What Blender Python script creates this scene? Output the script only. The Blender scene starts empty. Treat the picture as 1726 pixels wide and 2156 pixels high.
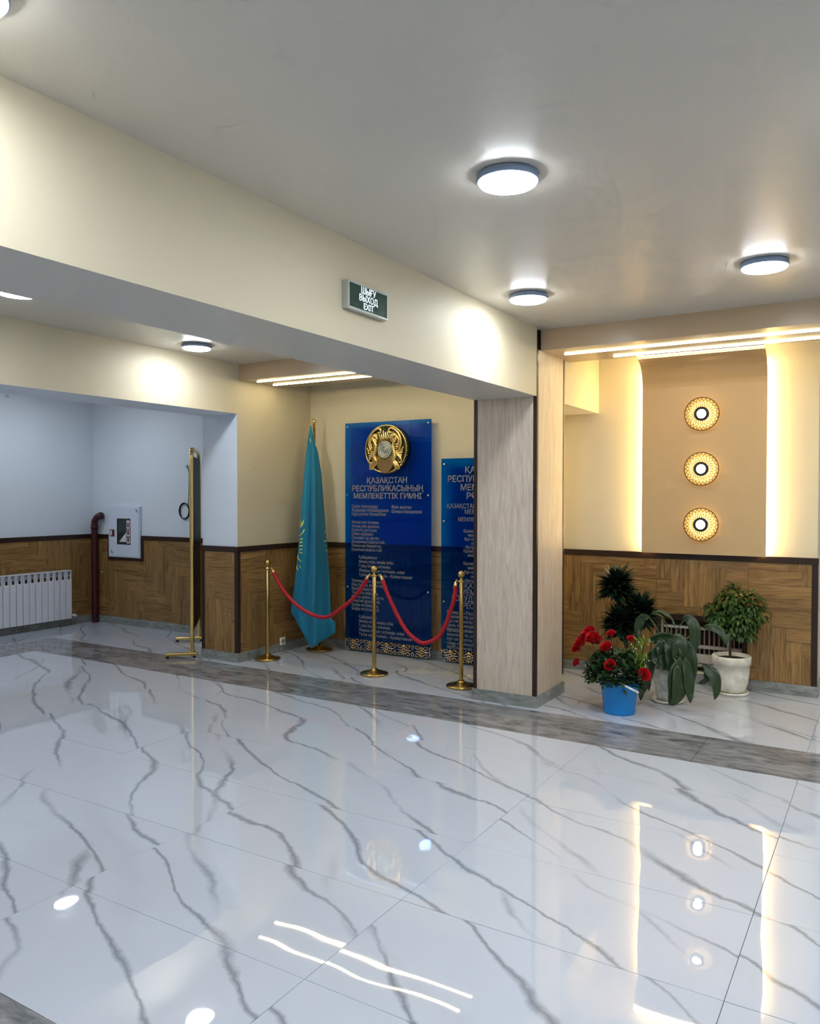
import bpy, bmesh, math, random
from mathutils import Vector, Matrix
random.seed(7)
S = bpy.context.scene
COL = S.collection
PI = math.pi

# ------------------------------------------------------------------ camera
F, YAW, PITCH, ROLL = 1669.805, -0.5466, -0.021, 0.0012
W, H = 1726, 2156
CAM = Vector((0, 0, 1.5))
FW = Vector((math.sin(YAW) * math.cos(PITCH), math.cos(YAW) * math.cos(PITCH), math.sin(PITCH)))
RT = Vector((math.cos(YAW), -math.sin(YAW), 0))
UP = RT.cross(FW)
R_ = RT * math.cos(ROLL) + UP * math.sin(ROLL)
U_ = -RT * math.sin(ROLL) + UP * math.cos(ROLL)
cd = bpy.data.cameras.new('camera'); cam = bpy.data.objects.new('camera', cd); COL.objects.link(cam)
m = Matrix((R_, U_, -FW)).transposed().to_4x4(); m.translation = CAM
cam.matrix_world = m
cd.sensor_fit = 'HORIZONTAL'; cd.sensor_width = 36; cd.lens = 36 * F / W; cd.clip_start = 0.05; cd.clip_end = 60
S.camera = cam

# ------------------------------------------------------------------ world, exposure
wd = bpy.data.worlds.new('world'); S.world = wd; wd.use_nodes = True
bg = wd.node_tree.nodes['Background']; bg.inputs[0].default_value = (0.8, 0.88, 1, 1); bg.inputs[1].default_value = 0.3
S.view_settings.view_transform = 'Standard'; S.view_settings.look = 'None'
S.view_settings.gamma = 1; S.view_settings.use_curve_mapping = False
S.view_settings.exposure = 1.42
cy = S.cycles
cy.max_bounces = 6; cy.diffuse_bounces = 4; cy.glossy_bounces = 3; cy.transmission_bounces = 4; cy.transparent_max_bounces = 16
cy.caustics_reflective = False; cy.caustics_refractive = False; cy.use_adaptive_sampling = True; cy.adaptive_threshold = 0.075; cy.adaptive_min_samples = 12; cy.sample_clamp_indirect = 8
LAMP = 36.0      # round ceiling lamps
WARM = 24.0      # warm cove strips
LED = 11.0       # ceiling panel strips
SCONCE = 4.0

# ------------------------------------------------------------------ helpers
def ray(px, py): return FW * F + R_ * (px - W / 2) - U_ * (py - H / 2)
def on(px, py, ax, v):
    d = ray(px, py); return CAM + d * ((v - CAM[ax]) / d[ax])
def srgb(r, g, b):
    f = lambda c: (c / 255 / 12.92) if c <= 10 else ((c / 255 + 0.055) / 1.055) ** 2.4
    return (f(r), f(g), f(b), 1)

MATS = {}
def mat(name, col=(0.8, 0.8, 0.8, 1), rough=0.5, metal=0.0, emit=None, es=0.0, coat=0.0, spec=0.5, sub=0.0):
    if name in MATS: return MATS[name]
    m = bpy.data.materials.new(name); m.use_nodes = True
    b = m.node_tree.nodes['Principled BSDF']
    b.inputs['Base Color'].default_value = col; b.inputs['Roughness'].default_value = rough
    b.inputs['Metallic'].default_value = metal; b.inputs['Coat Weight'].default_value = coat
    b.inputs['Specular IOR Level'].default_value = spec
    if emit: b.inputs['Emission Color'].default_value = emit; b.inputs['Emission Strength'].default_value = es
    MATS[name] = m; return m
class N:
    def __init__(s, m): s.t = m.node_tree; s.n = s.t.nodes; s.l = s.t.links; s.b = s.n['Principled BSDF']
    def add(s, ty, **k):
        n = s.n.new(ty)
        for a, v in k.items(): setattr(n, a, v)
        return n
    def link(s, a, b): s.l.new(a, b)
    def math(s, op, a, b=None, c=None):
        n = s.n.new('ShaderNodeMath'); n.operation = op
        for i, v in enumerate((a, b, c)):
            if v is None: continue
            if isinstance(v, (int, float)): n.inputs[i].default_value = v
            else: s.l.new(v, n.inputs[i])
        return n.outputs[0]
    def noise(s, vec, scale, detail=3, rough=0.5, dist=0):
        n = s.n.new('ShaderNodeTexNoise'); n.inputs['Scale'].default_value = scale; n.inputs['Detail'].default_value = detail
        n.inputs['Roughness'].default_value = rough; n.inputs['Distortion'].default_value = dist
        if vec is not None: s.l.new(vec, n.inputs['Vector'])
        return n.outputs[0]
    def ramp(s, fac, stops):
        n = s.n.new('ShaderNodeValToRGB'); e = n.color_ramp.elements
        while len(e) < len(stops): e.new(0.5)
        for i, (p, c) in enumerate(stops): e[i].position = p; e[i].color = c
        s.l.new(fac, n.inputs[0]); return n.outputs[0]
    def mapping(s, vec, sc=(1, 1, 1), rot=(0, 0, 0), loc=None):
        n = s.n.new('ShaderNodeMapping'); n.inputs['Scale'].default_value = sc; n.inputs['Rotation'].default_value = rot
        s.l.new(vec, n.inputs[0])
        if loc is not None: s.l.new(loc, n.inputs['Location'])
        return n.outputs[0]
    def bump(s, h, st, d=0.01):
        n = s.n.new('ShaderNodeBump'); n.inputs['Strength'].default_value = st; n.inputs['Distance'].default_value = d
        s.l.new(h, n.inputs['Height']); s.l.new(n.outputs[0], s.b.inputs['Normal'])
    def mix(s, f, a, b, mode='MIX'):
        n = s.n.new('ShaderNodeMix'); n.data_type = 'RGBA'; n.blend_type = mode
        for i, v in ((0, f), (6, a), (7, b)):
            if isinstance(v, (int, float, tuple)): n.inputs[i].default_value = v
            else: s.l.new(v, n.inputs[i])
        return n.outputs[2]

def wood(name, dark, light, scale=1.0, vary=0.35, rough=0.4, axis=0):
    m = mat(name, rough=rough); k = N(m)
    tc = k.add('ShaderNodeTexCoord'); oi = k.add('ShaderNodeObjectInfo')
    cx = k.add('ShaderNodeCombineXYZ')
    k.link(k.math('MULTIPLY', oi.outputs['Random'], 37.0), cx.inputs[0]); k.link(k.math('MULTIPLY', oi.outputs['Random'], 91.0), cx.inputs[1])
    sc = [14 * scale] * 3; sc[axis] = 1.1 * scale
    v = k.mapping(tc.outputs['Object'], tuple(sc), (0, 0, 0), cx.outputs[0])
    a = k.noise(v, 2.2, 4, 0.6, 1.6)
    b = k.noise(v, 9, 3, 0.6, 0.5)
    s = k.math('ADD', k.math('MULTIPLY', a, 0.72), k.math('MULTIPLY', b, 0.28))
    c = k.ramp(s, [(0.36, dark), (0.5, tuple(0.5 * (x + y) for x, y in zip(dark, light))), (0.66, light)])
    br = k.math('MULTIPLY_ADD', oi.outputs['Random'], vary, 1 - vary / 2)
    h = k.add('ShaderNodeHueSaturation'); k.link(br, h.inputs['Value']); k.link(c, h.inputs['Color'])
    k.link(h.outputs[0], k.b.inputs['Base Color'])
    k.bump(s, 0.15, 0.002)
    return m
M_plank = wood('oak_laminate', srgb(106, 75, 40), srgb(170, 133, 80))
M_panel = wood('ash_panel', srgb(190, 172, 154), srgb(220, 204, 186), 1.0, 0.04, 0.42, 2)

def marble(name, base, vein):
    m = mat(name, rough=0.02, spec=0.85); k = N(m)
    g = k.add('ShaderNodeNewGeometry'); oi = k.add('ShaderNodeObjectInfo')
    p = g.outputs['Position']
    off = k.add('ShaderNodeVectorMath', operation='SCALE'); cx = k.add('ShaderNodeCombineXYZ')
    k.link(k.math('SUBTRACT', oi.outputs['Random'], 0.5), cx.inputs[0]); k.link(k.math('SUBTRACT', oi.outputs['Random'], 0.3), cx.inputs[1])
    k.link(cx.outputs[0], off.inputs[0]); off.inputs['Scale'].default_value = 0.06
    ad = k.add('ShaderNodeVectorMath', operation='ADD'); k.link(p, ad.inputs[0]); k.link(off.outputs[0], ad.inputs[1])
    P = ad.outputs[0]
    def veins(ang, freq, warp, seed, wmin, wmax, gate):
        r = k.mapping(P, (1, 1, 1), (0, 0, math.radians(-ang)))
        s = k.add('ShaderNodeSeparateXYZ'); k.link(r, s.inputs[0])
        n1 = k.noise(k.mapping(r, (0.55, 0.8, 1), (0, 0, seed)), 1.7, 1, 0.5)
        n2 = k.noise(k.mapping(r, (1, 1, 1), (0, 0, seed)), 7.5, 4, 0.62)
        v = k.math('ADD', s.outputs[1], k.math('ADD', k.math('MULTIPLY', n1, warp), k.math('MULTIPLY', n2, 0.06)))
        v = k.math('ADD', k.math('MULTIPLY', v, freq), seed * 0.37)
        fr = k.math('ABSOLUTE', k.math('SUBTRACT', k.math('FRACT', v), 0.5))
        w = k.math('MAXIMUM', k.math('MULTIPLY_ADD', k.noise(k.mapping(r, (0.7, 1.6, 1), (0, 0, seed)), 3.0, 2), wmax - wmin, wmin), 0.004)
        soft = k.math('SUBTRACT', 1.0, k.math('DIVIDE', fr, w))
        soft = k.math('MAXIMUM', soft, 0)
        ga = k.noise(k.mapping(r, (0.5, 1.0, 1), (0, 0, seed + 2)), 1.6, 2)
        ga = k.math('MINIMUM', k.math('MAXIMUM', k.math('MULTIPLY', k.math('SUBTRACT', ga, gate), 7.0), 0), 1)
        return k.math('MULTIPLY', soft, ga)
    a = veins(-30, 2.9, 0.6, 1.0, -0.02, 0.13, 0.36)
    b = veins(-44, 2.0, 0.45, 2.3, -0.02, 0.12, 0.5)
    a2 = veins(-26, 2.0, 0.4, 4.1, 0.03, 0.22, 0.5)
    f = k.math('MINIMUM', k.math('ADD', k.math('MULTIPLY', k.math('MAXIMUM', a, b), 0.78), k.math('MULTIPLY', a2, 0.07)), 1)
    n = k.noise(P, 1.3, 3)
    bc = k.mix(n, tuple(x * 0.93 for x in base[:3]) + (1,), base)
    k.link(k.mix(f, bc, vein), k.b.inputs['Base Color'])
    # the glaze of large polished tiles is never quite flat
    k.bump(k.noise(P, 2.6, 1, 0.5), 0.17, 0.01)
    return m
M_marble = marble('white_marble', srgb(194, 200, 211), srgb(112, 116, 124))

def greystone(name, dark, light, axis=0, rough=0.05, sc=1.0):
    m = mat(name, rough=rough); k = N(m)
    g = k.add('ShaderNodeNewGeometry')
    s = [6.0 * sc] * 3; s[axis] = 2.0 * sc
    v = k.mapping(g.outputs['Position'], tuple(s))
    a = k.noise(v, 1.5, 5, 0.62, 1.4); b = k.noise(v, 6, 4, 0.6, 0.8)
    t = k.math('ADD', k.math('MULTIPLY', a, 0.7), k.math('MULTIPLY', b, 0.3))
    k.link(k.ramp(t, [(0.34, dark), (0.5, tuple(0.5 * (x + y) for x, y in zip(dark, light))), (0.68, light)]), k.b.inputs['Base Color'])
    return m
M_grey = greystone('grey_stone', srgb(78, 80, 84), srgb(160, 160, 162))
M_greyy = greystone('grey_stone_y', srgb(78, 80, 84), srgb(160, 160, 162), 1)
M_skirt = greystone('skirting_stone', srgb(104, 110, 110), srgb(164, 166, 160), 0, 0.2, 1.6)

M_cream = mat('cream_paint', srgb(208, 197, 170), 0.6, coat=0.0)
M_tanw = mat('alcove_paint', srgb(218, 208, 182), 0.6)
M_white = mat('cool_paint', srgb(222, 229, 238), 0.6)
M_ceil = mat('ceiling_paint', srgb(206, 200, 188), 0.35, spec=0.35)
M_dark = mat('dark_trim', srgb(46, 28, 20), 0.35)
M_feat = mat('feature_board', srgb(202, 172, 128), 0.35)
M_brown = mat('taupe_board', srgb(176, 152, 122), 0.3)
M_brass = mat('brass', (0.62, 0.44, 0.16, 1), 0.2, 1.0)
M_gold = mat('gold', (0.9, 0.66, 0.25, 1), 0.27, 1.0)
M_silver = mat('silver', (0.72, 0.72, 0.66, 1), 0.3, 1.0)
M_chrome = mat('chrome', (0.8, 0.8, 0.8, 1), 0.12, 1.0)
M_red = mat('red_velvet', srgb(176, 12, 34), 0.6)
M_darkmetal = mat('dark_metal', srgb(140, 158, 186), 0.5, 0.1)
M_lamp = mat('lamp_diffuser', (1, 1, 1, 1), 0.5, emit=(0.86, 0.93, 1, 1), es=LAMP)
M_led = mat('led_strip', (1, 1, 1, 1), 0.5, emit=(1, 0.87, 0.52, 1), es=LED)
M_led2 = mat('led_strip_bright', (1, 1, 1, 1), 0.5, emit=(1, 0.88, 0.66, 1), es=LED * 0.7)
M_warm = mat('warm_strip', (1, 1, 1, 1), 0.5, emit=(1, 0.74, 0.32, 1), es=WARM)
M_radiator = mat('white_enamel', srgb(226, 228, 236), 0.3)
M_plastic = mat('white_plastic', srgb(232, 232, 230), 0.35)
M_black = mat('black', srgb(16, 16, 18), 0.5)
M_soil = mat('soil', srgb(44, 30, 26), 0.9)
M_grout = mat('grout', srgb(128, 128, 128), 0.7)

def shade(me, smooth=True):
    for p in me.polygons: p.use_smooth = smooth
def obj(name, bm, ma, parent=None, smooth=False, loc=None, label=None):
    me = bpy.data.meshes.new(name)
    if isinstance(bm, bmesh.types.BMesh):
        bmesh.ops.recalc_face_normals(bm, faces=bm.faces); bm.to_mesh(me); bm.free()
    else:
        me.from_pydata(bm[0], [], bm[1]); me.update()
    me.materials.append(ma)
    if smooth: shade(me)
    o = bpy.data.objects.new(name, me); COL.objects.link(o)
    if loc is not None: o.location = loc
    if parent is not None: o.parent = parent
    if label: o['label'] = label
    return o
def thing(name, label, cat, loc=(0, 0, 0), rz=0, group=None):
    o = bpy.data.objects.new(name, None); COL.objects.link(o); o.location = loc; o.rotation_euler = (0, 0, rz)
    o.empty_display_size = 0.1
    o['label'] = label; o['category'] = cat
    if group: o['group'] = group
    return o
def tag(o, label, cat, group=None):
    o['label'] = label; o['category'] = cat
    if group: o['group'] = group
    return o
def struct(o, label, cat=None):
    o['kind'] = 'structure'; o['label'] = label; o['category'] = cat or 'wall'; return o
def copy_tree(o, parent=None):
    c = o.copy(); COL.objects.link(c); c.parent = parent
    for ch in list(o.children): copy_tree(ch, c)
    return c
def bx(bm, x0, x1, y0, y1, z0, z1, bev=0):
    r = bmesh.ops.create_cube(bm, size=1)
    for v in r['verts']:
        v.co = Vector(((x0 + x1) / 2 + v.co.x * (x1 - x0), (y0 + y1) / 2 + v.co.y * (y1 - y0), (z0 + z1) / 2 + v.co.z * (z1 - z0)))
    if bev:
        es = list({e for v in r['verts'] for e in v.link_edges})
        bmesh.ops.bevel(bm, geom=es, offset=bev, segments=2, affect='EDGES', profile=0.5)
    return bm
def box(*a, bev=0): return bx(bmesh.new(), *a, bev=bev)
def boxes(lst, bev=0):
    bm = bmesh.new()
    for a in lst: bx(bm, *a, bev=bev)
    return bm
def lathe(prof, seg=32, c=(0, 0), bm=None):
    bm = bm or bmesh.new(); rings = []
    for r, z in prof:
        if r < 1e-5: rings.append([bm.verts.new((c[0], c[1], z))])
        else: rings.append([bm.verts.new((c[0] + r * math.cos(2 * PI * i / seg), c[1] + r * math.sin(2 * PI * i / seg), z)) for i in range(seg)])
    for a, b in zip(rings, rings[1:]):
        for i in range(seg):
            j = (i + 1) % seg
            if len(a) == 1 and len(b) == 1: continue
            if len(a) == 1: bm.faces.new((a[0], b[i], b[j]))
            elif len(b) == 1: bm.faces.new((a[i], a[j], b[0]))
            else: bm.faces.new((a[i], a[j], b[j], b[i]))
    return bm
def smoothpath(pts, n=6):
    P = [Vector(p) for p in pts]; P = [P[0] * 2 - P[1]] + P + [P[-1] * 2 - P[-2]]; out = []
    for i in range(1, len(P) - 2):
        for k in range(n):
            t = k / n; a, b, c, d = P[i - 1:i + 3]
            out.append(0.5 * ((2 * b) + (c - a) * t + (2 * a - 5 * b + 4 * c - d) * t * t + (3 * b - a - 3 * c + d) * t ** 3))
    out.append(P[-2]); return out
def tube(pts, rad, seg=8, bm=None, closed=False, flat=None):
    """tube through pts; rad number or list; flat=(normal,factor) squashes the section"""
    bm = bm or bmesh.new(); P = [Vector(p) for p in pts]; n = len(P)
    up = Vector((0, 0, 1)); rings = []; prev = None
    for i in range(n):
        if closed: t = (P[(i + 1) % n] - P[i - 1]).normalized()
        else: t = (P[min(i + 1, n - 1)] - P[max(i - 1, 0)]).normalized()
        if prev is None: a = t.orthogonal().normalized()
        else: a = (prev - t * prev.dot(t)).normalized()
        prev = a; b = t.cross(a); r = rad[i] if isinstance(rad, (list, tuple)) else rad
        ring = []
        for k in range(seg):
            o = (a * math.cos(2 * PI * k / seg) + b * math.sin(2 * PI * k / seg)) * r
            if flat: o -= flat[0] * o.dot(flat[0]) * (1 - flat[1])
            ring.append(bm.verts.new(P[i] + o))
        rings.append(ring)
    for i in range(n if closed else n - 1):
        a, b = rings[i], rings[(i + 1) % n]
        for k in range(seg): bm.faces.new((a[k], a[(k + 1) % seg], b[(k + 1) % seg], b[k]))
    if not closed: bm.faces.new(rings[0][::-1]); bm.faces.new(rings[-1])
    return bm
def sphere(c, r, bm=None, sub=2, sc=(1, 1, 1)):
    bm = bm or bmesh.new(); q = bmesh.ops.create_icosphere(bm, subdivisions=sub, radius=r)
    for v in q['verts']: v.co = Vector((v.co.x * sc[0], v.co.y * sc[1], v.co.z * sc[2])) + Vector(c)
    return bm
def prism(poly, n0, n1, frame):
    """poly of (u,v); frame(u,v,n)->Vector"""
    bm = bmesh.new(); A = [bm.verts.new(frame(u, v, n0)) for u, v in poly]; B = [bm.verts.new(frame(u, v, n1)) for u, v in poly]
    bm.faces.new(A); bm.faces.new(B[::-1]); k = len(poly)
    for i in range(k): bm.faces.new((A[i], A[(i + 1) % k], B[(i + 1) % k], B[i]))
    return bm
def text(name, s, size, ma, mtx, parent, ext=0.002, align='CENTER', bold=0.0, cond=1.0):
    cu = bpy.data.curves.new(name, 'FONT'); cu.body = s; cu.size = size; cu.extrude = ext; cu.offset = bold
    cu.align_x = align; cu.align_y = 'CENTER'; cu.resolution_u = 2; cu.space_line = 1.0
    t = bpy.data.objects.new('tmp', cu); COL.objects.link(t)
    dg = bpy.context.evaluated_depsgraph_get(); me = bpy.data.meshes.new_from_object(t.evaluated_get(dg))
    bpy.data.objects.remove(t); me.transform(mtx @ Matrix.Diagonal((cond, 1, 1, 1))); me.materials.clear(); me.materials.append(ma); me.name = name
    o = bpy.data.objects.new(name, me); COL.objects.link(o); o.parent = parent; return o

# ------------------------------------------------------------------ key dimensions
ZC, ZS, ZP, ZR, ZO = 2.667, 2.195, 2.522, 1.038, 2.226
XA, XB, YC, YC2 = -2.618, -2.134, 5.21, 5.748
YB, YL, YP, YQ = 6.577, 6.295, 5.279, 5.86
X2, X2B, YJ, X3, Y3, XE = -5.0, -5.43, 5.25, -8.135, 6.11, -0.47
YSF, YSN, XSO, XSI, YN = 5.152, 4.617, -7.55, -7.03, 1.375
XR, YF = 5.2, -4.2          # far right wall and the wall behind the camera
XSTEP = -2.45

# ------------------------------------------------------------------ floor
fl = obj('floor', box(X3 - .2, XR + .2, YF - .2, 9.2, -0.12, -0.012), M_grout)
struct(fl, 'polished white marble tile floor with grey stone bands', 'floor')
TX, TY, JX = 1.13, 0.565, -1.54
def joints(lo, hi, j0, st):
    k = math.ceil((lo - j0) / st - 1e-6); out = [lo]
    while j0 + k * st < hi - 1e-3:
        v = j0 + k * st
        if v - lo > 0.03 and hi - v > 0.03: out.append(v)
        k += 1
    return out + [hi]
tiles = 0
tmesh = {}
def tile(x0, x1, y0, y1, ma, name='floor_tile'):
    w, d = round(x1 - x0, 4), round(y1 - y0, 4); key = (w, d, ma.name)
    if key not in tmesh:
        g = 0.0009
        bm = box(-w / 2 + g, w / 2 - g, -d / 2 + g, d / 2 - g, -0.012, 0, bev=0.0006); me = bpy.data.meshes.new(name); bm.to_mesh(me); bm.free(); me.materials.append(ma); tmesh[key] = me
    o = bpy.data.objects.new(name, tmesh[key]); COL.objects.link(o); o.parent = fl
    o.location = ((x0 + x1) / 2, (y0 + y1) / 2, 0)
    o.rotation_euler = (random.gauss(0, 0.0007), random.gauss(0, 0.0005), 0)
def field(x0, x1, y0, y1, j0y):
    X = joints(x0, x1, JX, TX); Y = joints(y0, y1, j0y, TY)
    for a, b in zip(X, X[1:]):
        for c, d in zip(Y, Y[1:]): tile(a, b, c, d, M_marble)
field(XSI, 2.0, YN, YSN, 1.905)
tile(2.0, XR, YN, YSN, M_marble)
field(XSO, 2.0, YSF, YB + .03, YSF); field(X3, XSO, 2.2, YB - .35, 1.905)
tile(X3, XSO, YF, 2.2, M_marble); tile(2.0, XR, YSF, 9, M_marble); tile(XE, 2.0, YB + .03, 9, M_marble)
tile(XSI, XR, YF, YN - .535, M_marble)
XS = joints(XSO, XR, -0.96, TX)
for a, b in zip(XS, XS[1:]):
    if a > -1.0 and a < 1.5:
        tile(a, b, YSN, YSN + .2, M_grey, 'band_tile'); tile(a, b, YSN + .2, YSF, M_grey, 'band_tile')
    else: tile(a, b, YSN, YSF, M_grey, 'band_tile')
    if b < 2: tile(a, b, YN - .535, YN, M_grey, 'band_tile')
YS = joints(YN - .535, YSN, 1.905, TX)
for a, b in zip(YS, YS[1:]): tile(XSO, XSI, a, b, M_greyy, 'band_tile')

# ------------------------------------------------------------------ shell
c = obj('ceiling', box(X3 - .2, XR + .2, YF - .2, 9.2, ZC, ZC + .1), M_ceil); struct(c, 'smooth pale grey stretch ceiling', 'ceiling')
BM = obj('ceiling_beam', boxes([(XA, XB, YF, YC - .001, ZS, ZC), (XA, XB, YC2 + .001, YB, ZS, ZC)]), M_cream)
# soffit of the beam is painted like the ceiling
BM.data.materials.append(M_ceil)
for p in BM.data.polygons:
    if p.normal.z < -0.5: p.material_index = 1
struct(BM, 'long cream ceiling beam with grey underside above the column', 'beam')
wl = struct(obj('wall_left', box(X3 - .2, X3, YF, Y3 + .2, 0, ZC), M_white), 'pale blue-white wall behind the left radiator')
wb = struct(obj('wall_left_back', box(X3, X2B, Y3, Y3 + .2, 0, ZC), M_white), 'pale blue-white wall holding the fire cabinet')
wm = obj('wall_middle', boxes([(X2B, X2, YF, 5.25, ZO, ZC), (X2B, X2, YJ, YL + .2, 0, ZC), (X2B, X2, YF, 0.3, 0, ZO)]), M_cream)
wm.data.materials.append(M_white)
for p in wm.data.polygons:
    if p.normal.y < -0.5 or p.normal.z < -0.5 or p.normal.x < -0.5: p.material_index = 1
struct(wm, 'cream wall with a wide opening to the left room')
wbl = struct(obj('wall_back_left', box(X2, XSTEP, YL, YL + .5, 0, ZC), M_tanw), 'cream wall behind the flag and blue panels')
GX0, GX1, GZ0, GZ1 = -1.60, -0.985, 0.09, 0.50          # radiator niche
wbr = obj('wall_back_right', boxes([(XSTEP, GX0, YB, YB + .3, 0, ZC), (GX1, XE, YB, YB + .3, 0, ZC), (GX0, GX1, YB, YB + .3, GZ1, ZC),
      (GX0, GX1, YB, YB + .3, 0, GZ0), (GX0, GX1, YB + .16, YB + .3, GZ0, GZ1)]), M_tanw)
struct(wbr, 'warm lit cream wall behind the potted plants')
struct(obj('wall_passage', box(XE - .3, XE - .001, YB + .3, 9, 0, ZC), M_white), 'white wall running back beside the right alcove')
struct(obj('wall_far', box(XE - .3, XR, 9, 9.2, 0, ZC), M_white), 'white wall at the far end of the passage')
struct(obj('wall_right', box(XR, XR + .2, YF, 9.2, 0, ZC), M_cream), 'cream wall on the right side of the hall')
struct(obj('wall_front', box(X3, XR, YF - .2, YF, 0, ZC), M_cream), 'cream wall behind the camera')

# ------------------------------------------------------------------ wainscot of herringbone planks
PW, K = 0.107, 5
pmesh = {}
def planks(parent, org, ud, nd, rects, z0, cols=0, rows=0, du=0.0, dz=0.0):
    """rects: (u0,u1,v0,v1) boarded areas on the wall; u along ud from org, v height"""
    ud, nd = Vector(ud), Vector(nd); Z = Vector((0, 0, 1)); org = Vector(org)
    umax = max(r[1] for r in rects); umin = min(r[0] for r in rects)
    nc = int((umax - umin) / PW) + 3 * K; nr = int(1.2 / PW) + 3 * K
    seen = set(); g = 0.0008
    for i in range(-2 * K, nc):
        for j in range(-2 * K, nr):
            mm = (i - j) % (2 * K)
            if mm < K: a = (i - mm, j, 'h')
            else:
                # column i, vertical cells j0..j0+K-1 with (i-j) in [K,2K-1]
                q = (i - j) - K; q = q % (2 * K)
                a = (i, j - (K - 1 - q), 'v')
            if a in seen: continue
            seen.add(a)
            u0 = umin + du + a[0] * PW; t0 = ZR - dz - a[1] * PW      # rows count downward
            if a[2] == 'h': U0, U1, V0, V1 = u0, u0 + K * PW, t0 - PW, t0
            else: U0, U1, V0, V1 = u0, u0 + PW, t0 - K * PW, t0
            cu, cv = (U0 + U1) / 2, (V0 + V1) / 2
            for r in rects:
                a0, a1, b0, b1 = max(U0, r[0]), min(U1, r[1]), max(V0, r[2]), min(V1, r[3])
                if a1 - a0 < 0.006 or b1 - b0 < 0.006: continue
                la0, la1, lb0, lb1 = (a0 - cu, a1 - cu, b0 - cv, b1 - cv) if a[2] == 'h' else (b0 - cv, b1 - cv, -(a1 - cu), -(a0 - cu))
                key = tuple(round(x, 4) for x in (la0, la1, lb0, lb1))
                if key not in pmesh:
                    bm = box(la0 + g, la1 - g, lb0 + g, lb1 - g, 0.0, 0.008); me = bpy.data.meshes.new('plank'); bm.to_mesh(me); bm.free(); me.materials.append(M_plank); pmesh[key] = me
                o = bpy.data.objects.new('plank', pmesh[key]); COL.objects.link(o)
                xd = ud if a[2] == 'h' else Z; yd = Z if a[2] == 'h' else -ud
                M4 = Matrix((xd, yd, xd.cross(yd))).transposed().to_4x4()
                if xd.cross(yd).dot(nd) < 0: M4 = Matrix((xd, -yd, xd.cross(-yd))).transposed().to_4x4()
                M4.translation = org + ud * cu + Z * cv
                o.parent = parent; o.matrix_local = M4
ZB, ZT = 0.083, 0.990
# wall frames: u always runs to the right in view, n towards the hall
planks(wl, (X3, 0, 0), (0, 1, 0), (1, 0, 0), [(2.6, Y3, ZB, ZT)], 0)
CX0, CX1, CZ0, CZ1 = -7.82, -7.28, 0.78, 1.37
planks(wb, (0, Y3, 0), (1, 0, 0), (0, -1, 0), [(X3 + .01, CX0 - .035, ZB, ZT), (CX0 - .035, CX1 + .035, ZB, CZ0 - .035), (CX1 + .035, X2B, ZB, ZT)], 0, du=0.05)
planks(wm, (0, YJ, 0), (1, 0, 0), (0, -1, 0), [(X2B + .03, X2 - .03, ZB, ZT)], 0, du=-0.2, dz=0.05)
planks(wm, (X2, 0, 0), (0, 1, 0), (1, 0, 0), [(YJ + .03, YL, ZB, ZT)], 0, du=-0.3, dz=-0.1)
planks(wbl, (0, YL, 0), (1, 0, 0), (0, -1, 0), [(X2 + .01, XSTEP, ZB, ZT)], 0)
planks(wbr, (0, YB, 0), (1, 0, 0), (0, -1, 0), [(XSTEP, GX0 - .04, ZB, ZT), (GX0 - .04, GX1 + .04, GZ1 + .045, ZT), (GX1 + .04, XE - .035, ZB, ZT)], 0, du=0.17, dz=0.0)

tn = [0]
def trim(lst, label):
    tn[0] += 1
    return struct(obj('trim_%d' % tn[0], boxes(lst, bev=0.002), M_dark), label, 'trim')
t = .018
trim([(X3, X3 + t, YF, Y3, ZT, ZR)], 'dark rail on the wall above the left radiator')
trim([(X3 + t, CX0 - .035, Y3 - t, Y3, ZT, ZR), (CX0 - .035, CX0, Y3 - t, Y3, CZ0 - .035, ZR), (CX0, CX1, Y3 - t, Y3, CZ0 - .035, CZ0), (CX1, CX1 + .035, Y3 - t, Y3, CZ0 - .035, ZR),
      (CX1 + .035, X2B, Y3 - t, Y3, ZT, ZR)], 'dark rail stepping down around the fire cabinet')
trim([(X2B - .005, X2 + t, YJ - t, YJ, ZT, ZR), (X2, X2 + t, YJ, YL, ZT, ZR)], 'dark rail round the corner of the wall beside the flag')
trim([(X2 - .03, X2 + .01, YJ - .01, YJ + .03, ZB, ZT)], 'dark vertical corner strip beside the first brass post')
trim([(X2B - .01, X2B + .03, YJ - .01, YJ, 0, ZR)], 'dark vertical strip at the opening edge by the framed board')
trim([(X2 + t, XSTEP, YL - t, YL, ZT, ZR)], 'dark rail behind the flag and blue panels')
trim([(XSTEP, XE + .01, YB - t, YB, ZT, ZR)], 'dark rail above the wood boards in the plant alcove')
trim([(XE - .035, XE + .006, YB - .012, YB + .05, ZB, ZT)], 'dark vertical strip at the right end of the plant alcove')
trim([(GX0 - .04, GX1 + .04, YB - .014, YB, GZ1, GZ1 + .045), (GX1, GX1 + .04, YB - .014, YB, GZ0, GZ1), (GX0 - .04, GX0, YB - .014, YB, GZ0, GZ1)], 'dark frame around the radiator niche')
def skirt(side, lst, label): return struct(obj('baseboard_' + side, boxes(lst, bev=.001), M_skirt), label, 'baseboard')
s = .014
skirt('left', [(X3, X3 + s, YF, Y3, 0, ZB)], 'grey stone skirting under the left radiator')
skirt('left_back', [(X3 + s, X2B, Y3 - s, Y3, 0, ZB)], 'grey stone skirting below the fire cabinet')
skirt('middle', [(X2B, X2 + s, YJ - s, YJ, 0, ZB), (X2, X2 + s, YJ, YL, 0, ZB)], 'grey stone skirting round the corner by the first brass post')
skirt('back_left', [(X2 + s, XSTEP, YL - s, YL, 0, ZB)], 'grey stone skirting behind the flag')
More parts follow.
